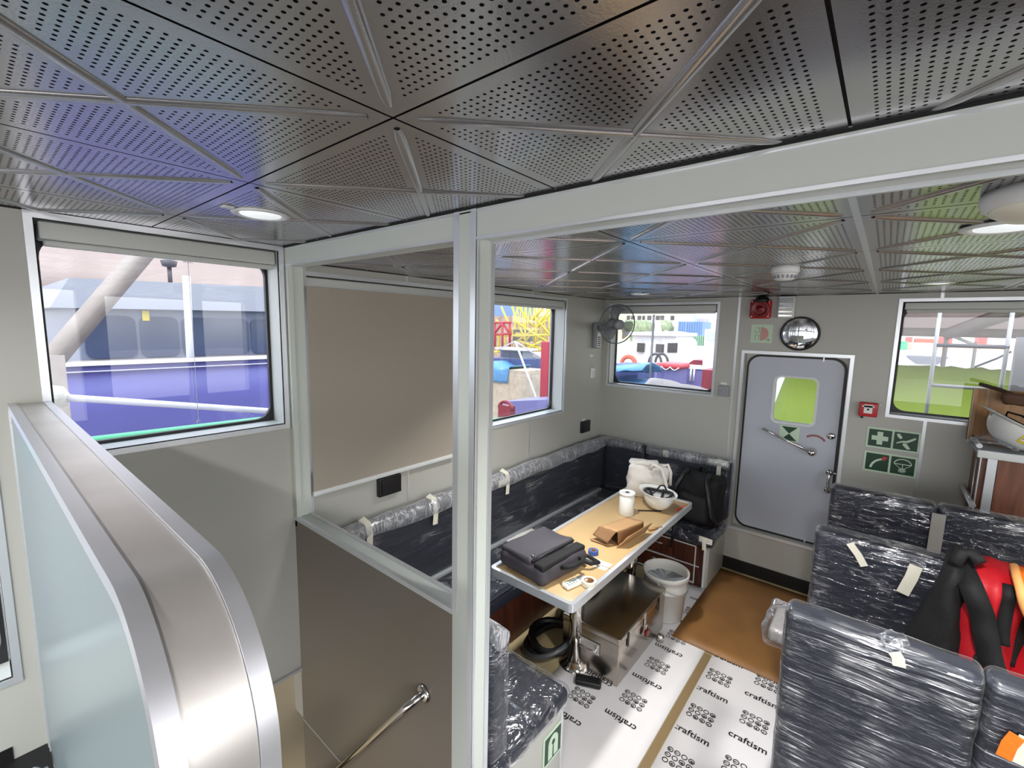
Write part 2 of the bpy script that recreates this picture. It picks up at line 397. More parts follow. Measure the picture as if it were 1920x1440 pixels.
# ------------------------------------------------------------------ setting: walls, floors, ceilings
def wall(name, axis, pos, th, u0, u1, v0, v1, holes, m):
    """wall sheet with rectangular openings, front at pos and th deep"""
    us = sorted({u0, u1, *[h[0] for h in holes], *[h[2] for h in holes]}); vs_ = sorted({v0, v1, *[h[1] for h in holes], *[h[3] for h in holes]})
    us = [u for u in us if u0 <= u <= u1]; vs_ = [v for v in vs_ if v0 <= v <= v1]
    solid = lambda i, j: 0 <= i < len(us)-1 and 0 <= j < len(vs_)-1 and not any(h[0]-1e-6 <= us[i] and us[i+1] <= h[2]+1e-6 and h[1]-1e-6 <= vs_[j] and vs_[j+1] <= h[3]+1e-6 for h in holes)
    f = (lambda u, v, w_: Vector((pos+w_*th, u, v))) if axis == 'X' else (lambda u, v, w_: Vector((u, pos+w_*th, v)))
    mb = MB()
    for i in range(len(us)-1):
        for j in range(len(vs_)-1):
            if not solid(i, j): continue
            a, b, c, d = us[i], us[i+1], vs_[j], vs_[j+1]
            for w_ in (0, 1): mb.add([f(a, c, w_), f(b, c, w_), f(b, d, w_), f(a, d, w_)], [(0, 1, 2, 3)])
            if not solid(i-1, j): mb.add([f(a, c, 0), f(a, d, 0), f(a, d, 1), f(a, c, 1)], [(0, 1, 2, 3)])
            if not solid(i+1, j): mb.add([f(b, c, 0), f(b, d, 0), f(b, d, 1), f(b, c, 1)], [(0, 1, 2, 3)])
            if not solid(i, j-1): mb.add([f(a, c, 0), f(b, c, 0), f(b, c, 1), f(a, c, 1)], [(0, 1, 2, 3)])
            if not solid(i, j+1): mb.add([f(a, d, 0), f(b, d, 0), f(b, d, 1), f(a, d, 1)], [(0, 1, 2, 3)])
    return struct(name, mb, m)
WL = {1: (.186, 1.575, .968, 2.386), 2: (1.066, 1.312, 2.078, 2.288), 3: (2.43, 1.322, 3.405, 2.296), 7: (-1.0, .835, .022, 2.30)}
WB = {4: (-2.135, 1.515, -1.142, 2.288), 5: (.058, 1.506, 1.06, 2.286)}
DOOR = (-.90, .392, -.196, 1.885)
wall('wall_left', 'X', XL, -.16, -2.4, YB+.16, -.02, 2.5, list(WL.values())+[(.25, -.02, YP, .267)], M['wall'])
wall('wall_back', 'Y', YB, .16, XL, XR, -.05, 2.5, list(WB.values())+[DOOR], M['wall'])
wall('wall_rear', 'Y', -2.4, -.12, XL, XR, ZD-.1, 2.5, [(-2.1, .85, .1, 2.38), (.2, .85, 2.5, 2.38)], M['wall'])
wall('wall_right', 'X', XR, .16, -2.4, YB+.16, -.05, 2.5, [(-2.3, .85, .9, 2.38), (1.15, 1.05, 2.7, 2.33)], M['wall'])
struct('wall_stair', MB().box((XL-.2, .05, -1.6), (XL-.085, YP+.1, .30)), P('lower_wall_beige', (196, 184, 156), .45))
mb = MB().box((XL+.001, .186, .262), (XL+.012, YP, .276)); struct('trim_8', mb, M['alu'])
mb = MB().box((XL-.085, .72, -1.6), (XL-.06, .86, -.10)); struct('doorway_dark', mb, M['black'])  # black slab, colour stands in for the darkness of a lower opening
# partition with its window opening, post and header
PT = .076
mb = MB()
mb.box((XL, YP, -1.6), (-.972, YP+PT, 1.098)); struct('wall_partition', mb, M['part'])
struct('trim_sill', MB().box((XL, YP+.001, 1.0985), (-1.058, YP+PT-.001, 1.1005)), M['header'])
mb = MB().box((-1.058, YP-.002, -.02), (-.963, YP+PT+.001, ZC1)); struct('trim_post', mb, M['header'])
mb = MB().box((XL, YP, 2.322), (XR, YP+PT, ZC1+.02)); struct('trim_header', mb, M['header'])
mb = MB().box((XL, YP, 1.05), (XL+.02, YP+PT, 2.33)); mb.box((XL+.02, YP-.004, 1.1), (XL+.032, YP+.02, 2.322))
struct('trim_1', mb, M['header'])
mb = MB()   # bright edge strips of the post, the opening and the sill
for a, b in ((-1.058, -1.034), (-.985, -.963)): mb.box((a, YP-.004, .54 if a > -1 else 1.10), (b, YP+.001, ZC1-.004))
mb.box((-.9645, YP+.004, 0.0), (-.9600, YP+.012, 2.33)); mb.box((-.9645, YP+.060, 0.0), (-.9585, YP+PT+.002, 2.33))
mb.box((XL, YP-.005, 1.085), (-1.058, YP+.012, 1.1035)); mb.box((XL, YP+PT-.014, 1.085), (-1.058, YP+PT+.004, 1.1035))
mb.box((XL, YP-.003, 2.320), (-1.058, YP+.008, 2.328)); mb.box((XL, YP-.002, 2.395), (XR, YP+.003, 2.399))
mb.box((XL, YP-.002, -.03), (-1.0, YP+.002, -.022)); mb.box((-.963, YP-.003, 2.316), (XR, YP+.006, 2.324))
mb.box((-.958, YP+PT-.008, 2.313), (XR, YP+PT+.001, 2.322))
struct('trim_2', mb, M['alu'])
# panel joints on the walls
mb = MB()
for y, z0, z1 in ((1.693, .98, 1.31), (1.693, 2.29, ZC2), (2.921, .98, 1.32), (2.921, 2.298, ZC2)): mb.box((XL, y-.007, z0), (XL+.003, y+.007, z1))
mb.box((XL, YP+PT+.002, 1.0), (XL+.004, YP+PT+.022, 2.34))
for x, z0, z1 in ((-.972, .98, ZC2), (.25, 0, 1.50), (.25, 2.288, ZC2)): mb.box((x-.009, YB-.003, z0), (x+.009, YB, z1))
struct('trim_3', mb, M['alu'])
mb = MB().box((XL, -2.4, ZD), (XL+.004, -.0, ZD+.05)); mb.box((XL, YB-.012, 0), (XR, YB, .105)); struct('baseboard_back', mb, M['skirt'])
mb = MB().box((XL, YP+PT, -.1), (XR, YB, 0)); struct('floor', mb, M['floor'])
mb = MB().box((XL, -2.4, ZD-.1), (XR, .084, ZD)); mb.box((-.44, .084, ZD-.1), (XR, YP-.3, ZD)); struct('floor_deck', mb, M['deck'])
mb = MB()
for k in range(3): mb.box((-.44, YP-.3+.1*k, 0), (XR, YP+PT+.12-.0*k if k == 2 else YP-.2+.1*k, ZD-.134*(k+1)))
for k in range(9): mb.box((-.62-.18*k, .19, -1.6), (-.44-.18*k, YP-.002, ZD-.19*(k+1)))
struct('floor_stairs', mb, P('stair_tread_dark', (58, 52, 46), .5))
struct('floor_lower', MB().box((XL-.2, .05, -1.7), (-.3, YP+.1, -1.6)), M['floor'])

def ceiling(name, x0, y0, X0, X1, Y0, Y1, z, mats):
    mb = MB()
    mb.add([(X0, Y0, z+.004), (X1, Y0, z+.004), (X1, Y1, z+.004), (X0, Y1, z+.004)], [(0, 1, 2, 3)], 2)
    i0 = math.floor((X0-x0)/.6); i1 = math.ceil((X1-x0)/.6); j0 = math.floor((Y0-y0)/.6); j1 = math.ceil((Y1-y0)/.6)
    clx = lambda v: max(X0, min(X1, v)); cly = lambda v: max(Y0, min(Y1, v))
    for i in range(i0, i1):
        for j in range(j0, j1):
            a, b = x0+.6*i, y0+.6*j; g = .0026
            xa, xb, ya, yb = clx(a+g), clx(a+.6-g), cly(b+g), cly(b+.6-g)
            if xb-xa < .01 or yb-ya < .01: continue
            mb.add([(xa, ya, z), (xb, ya, z), (xb, yb, z), (xa, yb, z)], [(0, 1, 2, 3)], 0)
            for (sx, sy) in ((1, 1), (1, -1)):      # raised diagonal ribs
                p = Vector((a+.3-sx*.27, b+.3-sy*.27, z)); q = Vector((a+.3+sx*.27, b+.3+sy*.27, z))
                d = q-p; t0, t1 = 0., 1.
                for k, lo, hi in ((0, X0, X1), (1, Y0, Y1)):
                    ta, tb = (lo-p[k])/d[k], (hi-p[k])/d[k]
                    t0 = max(t0, min(ta, tb)); t1 = min(t1, max(ta, tb))
                if t1-t0 < .05: continue
                A, B = p+d*t0, p+d*t1; nrm = Vector((-d.y, d.x, 0)).normalized(); dn = Vector((0, 0, -1)); vs = []
                for P_, sc in ((A, .55), (A.lerp(B, .06), 1), (A.lerp(B, .94), 1), (B, .55)):
                    for ang in range(0, 181, 30): vs.append(P_+nrm*(.011*sc*math.cos(R(ang)))+dn*(.0055*sc*math.sin(R(ang))))
                fs = [(r*7+k, r*7+k+1, (r+1)*7+k+1, (r+1)*7+k) for r in range(3) for k in range(6)]
                mb.add(vs, fs, 1, True)
    mb.box((X0, Y0, z+.006), (X1, Y1, z+.05), 2)
    return struct(name, mb, mats)
ceiling('ceiling', -.083, .5, XL, XR, -2.4, YP, ZC1, [M['ceil'], M['rib'], M['gap']])
ceiling('ceiling_lounge', -.086, 1.42, XL, XR, YP+PT, YB, ZC2, [M['ceilf'], M['rib'], M['gap']])
mb = MB()   # shadow gaps under the ceilings, and the bright joint strip of the lounge
struct('trim_6', MB().box((-.093, YP+PT, ZC2-.004), (-.079, YB-.005, ZC2-.0005)), M['alu'])
mb = MB()
mb.box((XL, -2.4, ZC1-.004), (XL+.004, YP, ZC1)); mb.box((XL, YP+PT, ZC2-.004), (XL+.004, YB, ZC2)); mb.box((XL, YB-.004, ZC2-.004), (XR, YB, ZC2))
mb.box((XL, YP-.004, ZC1-.006), (XR, YP, ZC1)); struct('trim_4', mb, M['gap'])

# ------------------------------------------------------------------ windows and their roller blinds
def window(n, fn, rc, depth=.125, frame=.022, side=1):
    u0, v0, u1, v1 = rc
    c = fn((u0+u1)/2, v0, 0); r = sroot('window_%d' % n, c)
    f2 = lambda u, v, w_: fn(u, v, w_-.006)
    obj('window_frame', MB().ring([(u0-frame, v0-frame), (u1+frame, v0-frame), (u1+frame, v1+frame), (u0-frame, v1+frame)], [(u0, v0), (u1, v0), (u1, v1), (u0, v1)], f2, .012), M['alu'], r)
    mb = MB()
    for a, b in (((u0, v0), (u1, v0)), ((u1, v0), (u1, v1)), ((u1, v1), (u0, v1)), ((u0, v1), (u0, v0))):
        cu, cv = (u0+u1)/2, (v0+v1)/2; k = .004
        s_ = lambda p: (p[0]+(k if p[0] < cu else -k), p[1]+(k if p[1] < cv else -k))
        A, B = s_(a), s_(b)
        mb.add([fn(*A, .004), fn(*B, .004), fn(*B, depth), fn(*A, depth)], [(0, 1, 2, 3)])
    obj('reveal', mb, M['blindc'], r)
    g = .016
    ou = rrect(u0+.002, v0+.002, u1-.002, v1-.002, .003); inn = rrect(u0+g, v0+g, u1-g, v1-g-.03, .07)
    obj('gasket', MB().ring(ou, inn, lambda u, v, w_: fn(u, v, depth-.012+w_), .02), M['gasket'], r)
    obj('glass_pane', MB().prism(rrect(u0+g-.008, v0+g-.008, u1-g+.008, v1-g-.02, .08), lambda u, v, w_: fn(u, v, depth+.010+w_), .003), M['glass'], r)
    return r
for n_, k in ((1, 1), (2, 2), (3, 3), (6, 7)): window(n_, FL(XL), WL[k])
for n_, k in ((4, 4), (5, 5)): window(n_, FB(YB), WB[k])
def blind(fn, rc, label, drop=None, ch=.055, u1f=None, wf=.02):
    u0, v0, u1, v1 = rc; u0 += .012; u1 = (u1f or u1-.012); c = fn((u0+u1)/2, v1-ch-.03, .05)
    r = thing('roller_blind', label, 'blind', c, group='roller blinds over the windows')
    q = lambda a, b: (fn(*a), fn(*b))
    def bx(name, ua, va, wa, ub, vb, wb, m):
        p, s_ = fn(ua, va, wa), fn(ub, vb, wb)
        lo = [min(p[i], s_[i]) for i in range(3)]; hi = [max(p[i], s_[i]) for i in range(3)]
        rr = .006 if min(hi[i]-lo[i] for i in range(3)) > .014 else .002
        return obj(name, MB().rbox(lo, hi, rr, (1, 1, 1), seg=2), m, r)
    top = v1-.006
    bx('cassette', u0, top-ch, .004, u1, top, .085, M['blindc'])
    if drop is None:
        bx('bottom_bar', u0+.01, top-ch-.022, .012, u1-.006, top-ch-.001, .036, M['blindc'])
    else:
        mb = MB().box(*q((u0+.006, drop, wf), (u1-.006, top-ch+.004, wf-.0025)))
        obj('blind_fabric', mb, M['blind'], r)
        bx('bottom_bar', u0+.004, drop-.022, wf-.012, u1-.004, drop+.004, wf+.008, M['white'])
    return r
blind(FL(XL), WL[1], 'rolled up roller blind above the window facing the blue hull', ch=.058)
blind(FL(XL), WL[2], 'grey roller blind pulled fully down over the window behind the post', drop=1.205, ch=.05, wf=-.022)
blind(FL(XL), WL[3], 'rolled up roller blind of the side window showing the yellow crane', ch=.05)
blind(FB(YB), WB[4], 'rolled up roller blind behind the wall fan, above the white workboat', ch=.05)
blind(FB(YB), WB[5], 'rolled up roller blind above the window showing green tarpaulin', ch=.045)
# suction hook with a thin cord on the first window
mb = MB(); p = at(352, 487, 'X', XL-.10); q = at(372, 788, 'X', XL-.10)
mb.tube([p, p.lerp(q, .5)+Vector((.003, 0, 0)), q], .0012, 6)
r = thing('hanging_cord', 'thin white cord hanging from a clear hook inside the window facing the blue hull', 'cord', q)
obj('cord', mb, M['white'], r); obj('clear_hook', MB().rbox(p-Vector((.004, .02, .012)), p+Vector((.004, .02, .012)), .003, (1, 1, 1), seg=2), M['bag_clear'], r)
obj('end_hook', MB().tube([q+Vector((0, -.006, -.012)), q+Vector((0, -.004, -.002)), q+Vector((0, 0, .002)), q+Vector((0, .004, -.002)), q+Vector((0, .006, -.012))], .0016, 6), M['white'], r)

# ------------------------------------------------------------------ stair bulwark with the metal cap
xe, zt, rad = -.462, 1.778, .17
def prof(off):    # path of the cap in x, z
    pts = [(XL, zt-off), ((XL+xe)/2, zt-off), (xe-rad, zt-off)]
    pts += [(xe-rad+(rad-off)*math.sin(R(a)), zt-rad+(rad-off)*math.cos(R(a))) for a in range(6, 91, 6)]
    return pts+[(xe-off, 1.2), (xe-off, ZD)]
def band(y0, y1, off, th):
    a = prof(off); b = prof(off+th); n = len(a); mb = MB()
    vs = [(x_, y, z_) for y in (y0, y1) for x_, z_ in a]+[(x_, y, z_) for y in (y0, y1) for x_, z_ in b]
    fs = []
    for i in range(n-1):
        fs += [(i, i+1, n+i+1, n+i), (2*n+i, 3*n+i, 3*n+i+1, 2*n+i+1), (i, 2*n+i, 2*n+i+1, i+1), (n+i, n+i+1, 3*n+i+1, 3*n+i)]
    fs += [(0, n, 3*n, 2*n), (n-1, 3*n-1, 4*n-1, 2*n-1)]
    return mb.add(vs, fs, 0, True)
r = sroot('wall_stairwell', (-1.3, .133, ZD))
a = prof(.012); mb = MB(); n = len(a)
mb.add([(x_, y, z_) for y in (.090, .176) for x_, z_ in a]+[(XL, .090, ZD), (XL, .176, ZD)], [tuple(range(n))+(2*n,), tuple(reversed(range(n, 2*n)))+(2*n+1,)]+[(i, n+i, n+i+1, i+1) for i in range(n-1)])
obj('core', mb, M['wall'], r)
def sharp(o, ang=35):
    me = o.data
    bm = bmesh.new(); bm.from_mesh(me)
    for e_ in bm.edges:
        if len(e_.link_faces) == 2 and e_.calc_face_angle(0) > R(ang): e_.smooth = False
    bm.to_mesh(me); bm.free(); return o
sharp(obj('cap_band', band(.104, .164, .004, .008), M['steel'], r))
for y0, y1 in ((.083, .1035), (.1645, .184)): sharp(obj('edge_strip', band(y0, y1, 0, .022), M['strip'], r))
mb = MB()
px_ = [(x_-.016, z_) for x_, z_ in prof(.016) if x_ > XL+.01]
px_ = [(XL+.05, zt-.034)]+px_[1:]+[(XL+.05, ZD+.02)]
mb.add([(x_, .0860, z_) for x_, z_ in px_], [tuple(range(len(px_)))]); obj('frosted_panel', mb, M['frost'], r)
mb = MB().box((XL+.001, .082, ZD), (XL+.03, .090, zt-.02)); mb.box((XL+.048, .083, ZD), (XL+.054, .087, zt-.06)); obj('edge_channel', mb, M['alu'], r)

# grab rail on the partition
p = Vector((-1.212, YP, .696)); d = Vector((-.9, 0, -1.10)).normalized()
r = thing('grab_rail', 'chrome stair grab rail fixed to the partition wall', 'handrail', p)
rail = [p, p+Vector((0, -.035, .0)), p+Vector((0, -.055, 0))+d*.03, p+Vector((0, -.06, 0))+d*.08, p+Vector((0, -.06, 0))+d*1.25, p+Vector((0, -.035, 0))+d*1.30, p+d*1.31]
obj('rail', MB().tube(rail, .0155, 14), M['chrome'], r)
for q in (p, p+d*1.31): obj('flange', MB().lathe([(.034, 0), (.034, .006), (.026, .012), (.0, .012)], q, 24, T=Matrix.Rotation(PI/2, 4, 'X')), M['chrome'], r)

# ------------------------------------------------------------------ door in the back wall
r = sroot('door_1', (-.54, YB, .37)); u0, v0, u1, v1 = DOOR; f0 = .024
obj('door_frame', MB().ring([(u0-f0, v0-f0), (u1+f0, v0-f0), (u1+f0, v1+f0), (u0-f0, v1+f0)], [(u0, v0), (u1, v0), (u1, v1), (u0, v1)], lambda u, v, w_: FB(YB)(u, v, w_-.012), .02), M['alu'], r)
mb = MB()
mb.box((u0, YB+.004, v0), (u0+.004, YB+.16, v1)); mb.box((u1-.004, YB+.004, v0), (u1, YB+.16, v1)); mb.box((u0, YB+.004, v1-.004), (u1, YB+.16, v1)); mb.box((u0, YB+.004, v0), (u1, YB+.16, v0+.004))
obj('door_jamb', mb, M['wall'], r)
lf = (u0+.030, v0+.022, u1-.028, v1-.022)
obj('door_gasket', MB().ring(rrect(u0+.004, v0+.004, u1-.004, v1-.004, .004), rrect(lf[0]+.006, lf[1]+.012, lf[2]-.006, lf[3]-.006, .085), lambda u, v, w_: FB(YB)(u, v, .058+w_), .02), M['wall'], r)
obj('door_seal', MB().ring(rrect(u0+.014, v0+.002, u1-.010, v1-.006, .095), rrect(lf[0]+.008, lf[1]+.03, lf[2]-.008, lf[3]-.012, .08), lambda u, v, w_: FB(YB)(u, v, .047+w_), .012), M['gasket'], r)
wn = (-.664, 1.35, -.386, 1.706); cut = rrect(wn[0]-.012, wn[1]-.012, wn[2]+.012, wn[3]+.012, .045)
leaf_o = rrect(lf[0], lf[1], lf[2], lf[3], .085)
obj('door_leaf', MB().ring(leaf_o, cut, lambda u, v, w_: FB(YB)(u, v, .04+w_), .05), M['door'], r)
obj('window_rim', MB().ring(rrect(wn[0]-.016, wn[1]-.018, wn[2]+.016, wn[3]+.014, .05), rrect(wn[0], wn[1], wn[2], wn[3], .04), lambda u, v, w_: FB(YB)(u, v, .034+w_), .05), M['white'], r)
obj('door_glass', MB().prism(rrect(wn[0], wn[1], wn[2], wn[3], .04), lambda u, v, w_: FB(YB)(u, v, .066+w_), .004), M['glass'], r)
yd = YB+.04
h = obj('door_lever', MB().tube([(-.37, yd-.05, 1.144), (-.54, yd-.055, 1.211), (-.715, yd-.055, 1.280)], .0105, 12), M['chrome'], r)
obj('lever_hub', MB().lathe([(.030, 0), (.030, .012), (.020, .02), (.020, .055), (.024, .058), (.022, .07), (0, .074)], (-.37, yd, 1.144), 20, T=Matrix.Rotation(PI/2, 4, 'X')), M['chrome'], r)
obj('door_lock', MB().lathe([(.026, 0), (.026, .008), (.018, .014), (0, .016)], (-.262, yd, 1.285), 20, T=Matrix.Rotation(PI/2, 4, 'X')), M['chrome'], r)
mb = MB().tube([(-.247, yd, 1.0), (-.247, yd-.04, 1.0), (-.247, yd-.045, .985), (-.247, yd-.045, .875), (-.247, yd-.04, .86), (-.247, yd, .86)], .009, 10)
for z in (1.0, .86): mb.lathe([(.024, 0), (.024, .006), (0, .008)], (-.247, yd, z), 16, T=Matrix.Rotation(PI/2, 4, 'X'))
obj('pull_handle', mb, M['chrome'], r)
arc = circ(-.37, 1.19, .09, 12, 35, 130); mb = MB().prism([(x_*1+.005, z_) for x_, z_ in arc]+list(reversed([(-.37+(x_+.37)*.82+.005, 1.19+(z_-1.19)*.82) for x_, z_ in arc])), lambda u, v, w_: FB(yd)(u, v, -w_), .002)
obj('direction_mark', mb, P('faded_red_mark', (150, 96, 96), .5), r)
mb = MB()
for x_, z_ in ((-.36, lf[3]+.006), (-.36, lf[1]+.004)): mb.box((x_-.004, YB+.036, z_-.02), (x_+.004, YB+.06, z_+.015))
for z_ in (1.0,): mb.box((lf[2]-.004, YB+.04, z_-.004), (lf[2]+.02, YB+.06, z_+.004))
obj('hinge_clip', mb, M['alu'], r)
# door sign
def sign_board(name, label, u0, v0, u1, v1, y=YB, cat='sign', m='pale', group=None):
    r = thing(name, label, cat, ((u0+u1)/2, y, v0), group=group)
    obj('board', MB().box((u0, y-.004, v0), (u1, y, v1)), M[m], r); return r
SGN = lambda y: (lambda u, v, w_: Vector((u, y-.004-w_, v)))
a = (-.607, 1.197, -.468, 1.322)
r = sign_board('door_sign', 'green and pale four triangle sign below the door window', *a, y=yd)
cx, cz = (a[0]+a[2])/2, (a[1]+a[3])/2; k = .055
mb = MB().prism([(cx-k, cz+k), (cx, cz), (cx+k, cz+k)], SGN(yd), .001); mb.prism([(cx-k, cz-k), (cx+k, cz-k), (cx, cz)], SGN(yd), .001)
obj('symbol', mb, M['green'], r)

# ------------------------------------------------------------------ fittings on the back wall
x0, z0 = -.808, 2.243
r = thing('alarm_sounder', 'red round-faced alarm sounder on the back wall under the ceiling', 'alarm', (x0, YB, z0-.075))
obj('back_box', MB().rbox((x0-.076, YB-.05, z0-.075), (x0+.076, YB-.001, z0+.075), .018, (1, 1, 1)), M['red'], r)
T_ = Matrix.Rotation(PI/2, 4, 'X')
obj('horn', MB().lathe([(.070, 0), (.070, .012), (.062, .018), (.045, .006), (.022, .004), (.016, .014), (0, .017)], (x0, YB-.049, z0), 32, T=T_), M['redd'], r)
obj('strobe_dome', MB().lathe([(.055, 0), (.053, .02), (.04, .04), (.02, .05), (0, .053)], (x0+.008, YB-.045, z0+.052), 24), M['black'], r)
for sx in (-1, 1):
    for sz in (-1, 1): obj('screw', MB().lathe([(.008, 0), (.007, .005), (0, .007)], (x0+sx*.06, YB-.048, z0+sz*.06), 10, T=T_), M['chrome'], r)
x0, z0 = -.627, 2.255
r = thing('emergency_light', 'small silver emergency light box beside the red sounder', 'lamp', (x0, YB, z0-.08))
obj('housing', MB().rbox((x0-.055, YB-.06, z0-.083), (x0+.055, YB-.001, z0+.083), .008, (1, 1, 1)), M['whitep'], r)
obj('lens', MB().rbox((x0-.045, YB-.075, z0-.01), (x0+.045, YB-.058, z0+.07), .006, (1, 1, 1)), M['glass'], r)
mb = MB()
for k in range(4): mb.box((x0-.045, YB-.067, z0-.07+k*.03), (x0+.045, YB-.06, z0-.058+k*.03))
obj('rib', mb, M['chrome'], r)
x0, z0 = -.526, 2.055
r = thing('wall_mirror', 'round convex mirror with black rim above the door', 'mirror', (x0, YB, z0-.125))
obj('rim', MB().tube([(x0+.125*math.cos(2*PI*k/40), YB-.012, z0+.122*math.sin(2*PI*k/40)) for k in range(40)], .009, 8, closed=True), M['gasket'], r)
obj('mirror_glass', MB().lathe([(.122*math.cos(R(a_)), .028*math.sin(R(a_))) for a_ in range(0, 91, 10)], (x0, YB-.012, z0), 40, T=T_), M['mirror'], r)
a = (-.868, 1.975, -.713, 2.122)
r = sign_board('fire_plan_sign', 'pale square sign with faded red half circle left of the mirror', *a)
cx, cz = -.794, 2.047
mb = MB().prism(circ(cx, cz, .055, 14, -90, 90), SGN(YB), .001); obj('half_disc', mb, M['pink'], r)
mb = MB()
for lo, hi in (((-.045, .045), (-.012, .049)), ((-.045, .01), (-.012, .014)), ((-.016, .01), (-.012, .049)), ((-.045, .01), (-.041, .03)), ((-.042, -.012), (-.012, -.008)), ((-.042, -.055), (-.038, -.008)), ((-.016, -.055), (-.012, -.008)), ((-.003, -.055), (0, .055))):
    mb.box((cx+lo[0], YB-.0055, cz+lo[1]), (cx+hi[0], YB-.004, cz+hi[1]))
mb.ring(circ(cx+.052, cz-.048, .010, 12), circ(cx+.052, cz-.048, .006, 12), SGN(YB), .001); mb.box((cx+.060, YB-.0055, cz-.058), (cx+.064, YB-.004, cz-.036))
obj('plan_lines', mb, M['signink'], r)
x0, z0 = -.06, 1.527
r = thing('fire_call_point', 'red fire call point box between the door and the right window', 'alarm', (x0, YB, z0-.05))
obj('box', MB().rbox((x0-.053, YB-.05, z0-.05), (x0+.053, YB-.001, z0+.05), .008, (1, 1, 1)), M['red'], r)
mb = MB().box((x0-.024, YB-.053, z0-.025), (x0+.024, YB-.05, z0+.038)); mb.box((x0-.034, YB-.053, z0+.018), (x0+.034, YB-.05, z0+.03))
obj('press_plate', mb, M['whitep'], r); obj('button_dot', MB().lathe([(.007, 0), (.007, .003), (0, .003)], (x0, YB-.053, z0+.003), 12, T=T_), M['black'], r)
obj('knob', MB().rbox((x0-.04, YB-.045, z0-.066), (x0-.022, YB-.025, z0-.046), .005, (1, 1, 1)), M['black'], r)
obj('cable_gland', MB().tube([(x0+.052, YB-.025, z0+.038), (x0+.07, YB-.022, z0+.036)], .008, 8), M['whitep'], r)
# four safety symbols on two strips
def strip(label, v0, v1):
    r = sign_board('safety_sign', label, -.052, v0, .240, v1)
    for u in (-.040, .100): obj('panel', MB().box((u, YB-.0052, v0+.012), (u+.128, YB-.004, v1-.012)), M['green'], r)
    return r
r = strip('upper strip of two green safety symbols with white cross, right of the door', 1.254, 1.400)
SG = SGN(YB-.0012); cz = 1.327; cx = .024; a_, b_ = .046, .016
obj('cross', MB().prism([(cx-a_, cz-b_), (cx-b_, cz-b_), (cx-b_, cz-a_), (cx+b_, cz-a_), (cx+b_, cz-b_), (cx+a_, cz-b_), (cx+a_, cz+b_), (cx+b_, cz+b_), (cx+b_, cz+a_), (cx-b_, cz+a_), (cx-b_, cz+b_), (cx-a_, cz+b_)], SG, .001), M['pale'], r)
cx = .164
mb = MB().prism([(cx-.050, cz-.022), (cx-.046, cz-.012), (cx-.02, cz+.002), (cx+.005, cz+.006), (cx+.048, cz+.034), (cx+.054, cz+.026), (cx+.045, cz+.016), (cx+.012, cz-.008), (cx-.02, cz-.01)], SG, .001)
mb.prism([(cx-.052, cz+.048), (cx-.036, cz+.05), (cx-.018, cz+.024), (cx-.028, cz+.012), (cx-.044, cz+.026)], SG, .001)
mb.prism([(cx-.012, cz-.012), (cx+.006, cz-.014), (cx+.03, cz-.05), (cx+.012, cz-.054), (cx-.014, cz-.028)], SG, .001)
obj('flare_symbol', mb, M['pale'], r)
r = strip('lower strip of two green safety symbols, one with a red-tipped arc', 1.078, 1.224)
cz = 1.151; cx = .024
arc = [(cx+.045-.085*math.cos(R(t)), cz-.05+.085*math.sin(R(t))) for t in range(5, 76, 7)]; arc2 = [(cx+.047-.074*math.cos(R(t)), cz-.05+.073*math.sin(R(t))) for t in range(75, 4, -7)]
obj('arc', MB().prism(arc+arc2, SG, .001), M['pale'], r)
obj('arc_tip', MB().prism([(cx+.02, cz+.024), (cx+.03, cz+.048), (cx+.056, cz+.044), (cx+.04, cz+.018)], SG, .001), M['signred'], r)
cx = .164; mb = MB(); k = .046
def stroke(mb, pts, wd):
    for p, q in zip(pts, pts[1:]):
        p, q = Vector(p), Vector(q); n_ = (q-p).orthogonal().normalized()*wd/2
        mb.prism([tuple(p+n_), tuple(p-n_), tuple(q-n_), tuple(q+n_)], SG, .001)
stroke(mb, [(cx+k*math.cos(R(t)), cz+.012+.036*math.sin(R(t))) for t in range(0, 181, 15)], .006); stroke(mb, [(cx-k, cz+.012), (cx+k, cz+.012)], .005)
stroke(mb, [(cx-k, cz+.012), (cx, cz-.028), (cx+k, cz+.012)], .003); stroke(mb, [(cx, cz+.012), (cx, cz-.028)], .004)
for t in range(0, 360, 36): stroke(mb, [(cx, cz-.032), (cx+.022*math.cos(R(t)), cz-.032+.018*math.sin(R(t)))], .004)
obj('parachute_symbol', mb, M['pale'], r)
# switch, sockets, labels
def plate(name, label, lo, hi, m, cat, kids=()):
    c = ((lo[0]+hi[0])/2, (lo[1]+hi[1])/2, lo[2]); r = thing(name, label, cat, c)
    obj('cover', MB().rbox(lo, hi, .004, (1, 1, 1), seg=2), M[m], r)
    for nm, a, b, mm in kids: obj(nm, MB().rbox(a, b, .002, (1, 1, 1), seg=2), M[mm], r)
    return r
p = at(1110, 699, 'X', XL); plate('light_switch', 'small white light switch on the side wall below the fan', (XL, p.y-.038, p.z-.05), (XL+.012, p.y+.038, p.z+.05), 'whitep', 'switch', [('rocker', (XL+.012, p.y-.015, p.z-.02), (XL+.017, p.y+.015, p.z+.02), 'whitep')])
p = at(1109, 667, 'X', XL); plate('small_label', 'tiny white label on the side wall between fan and switch', (XL, p.y-.03, p.z-.012), (XL+.002, p.y+.03, p.z+.012), 'paperw', 'label')
p = at(1095, 799, 'X', XL); plate('black_socket', 'black wall socket near the corner above the corner bench', (XL, p.y-.075, p.z-.055), (XL+.03, p.y+.075, p.z+.055), 'black', 'socket', [('socket_lid', (XL+.03, p.y-.06, p.z-.04), (XL+.037, p.y+.06, p.z+.04), 'black')])
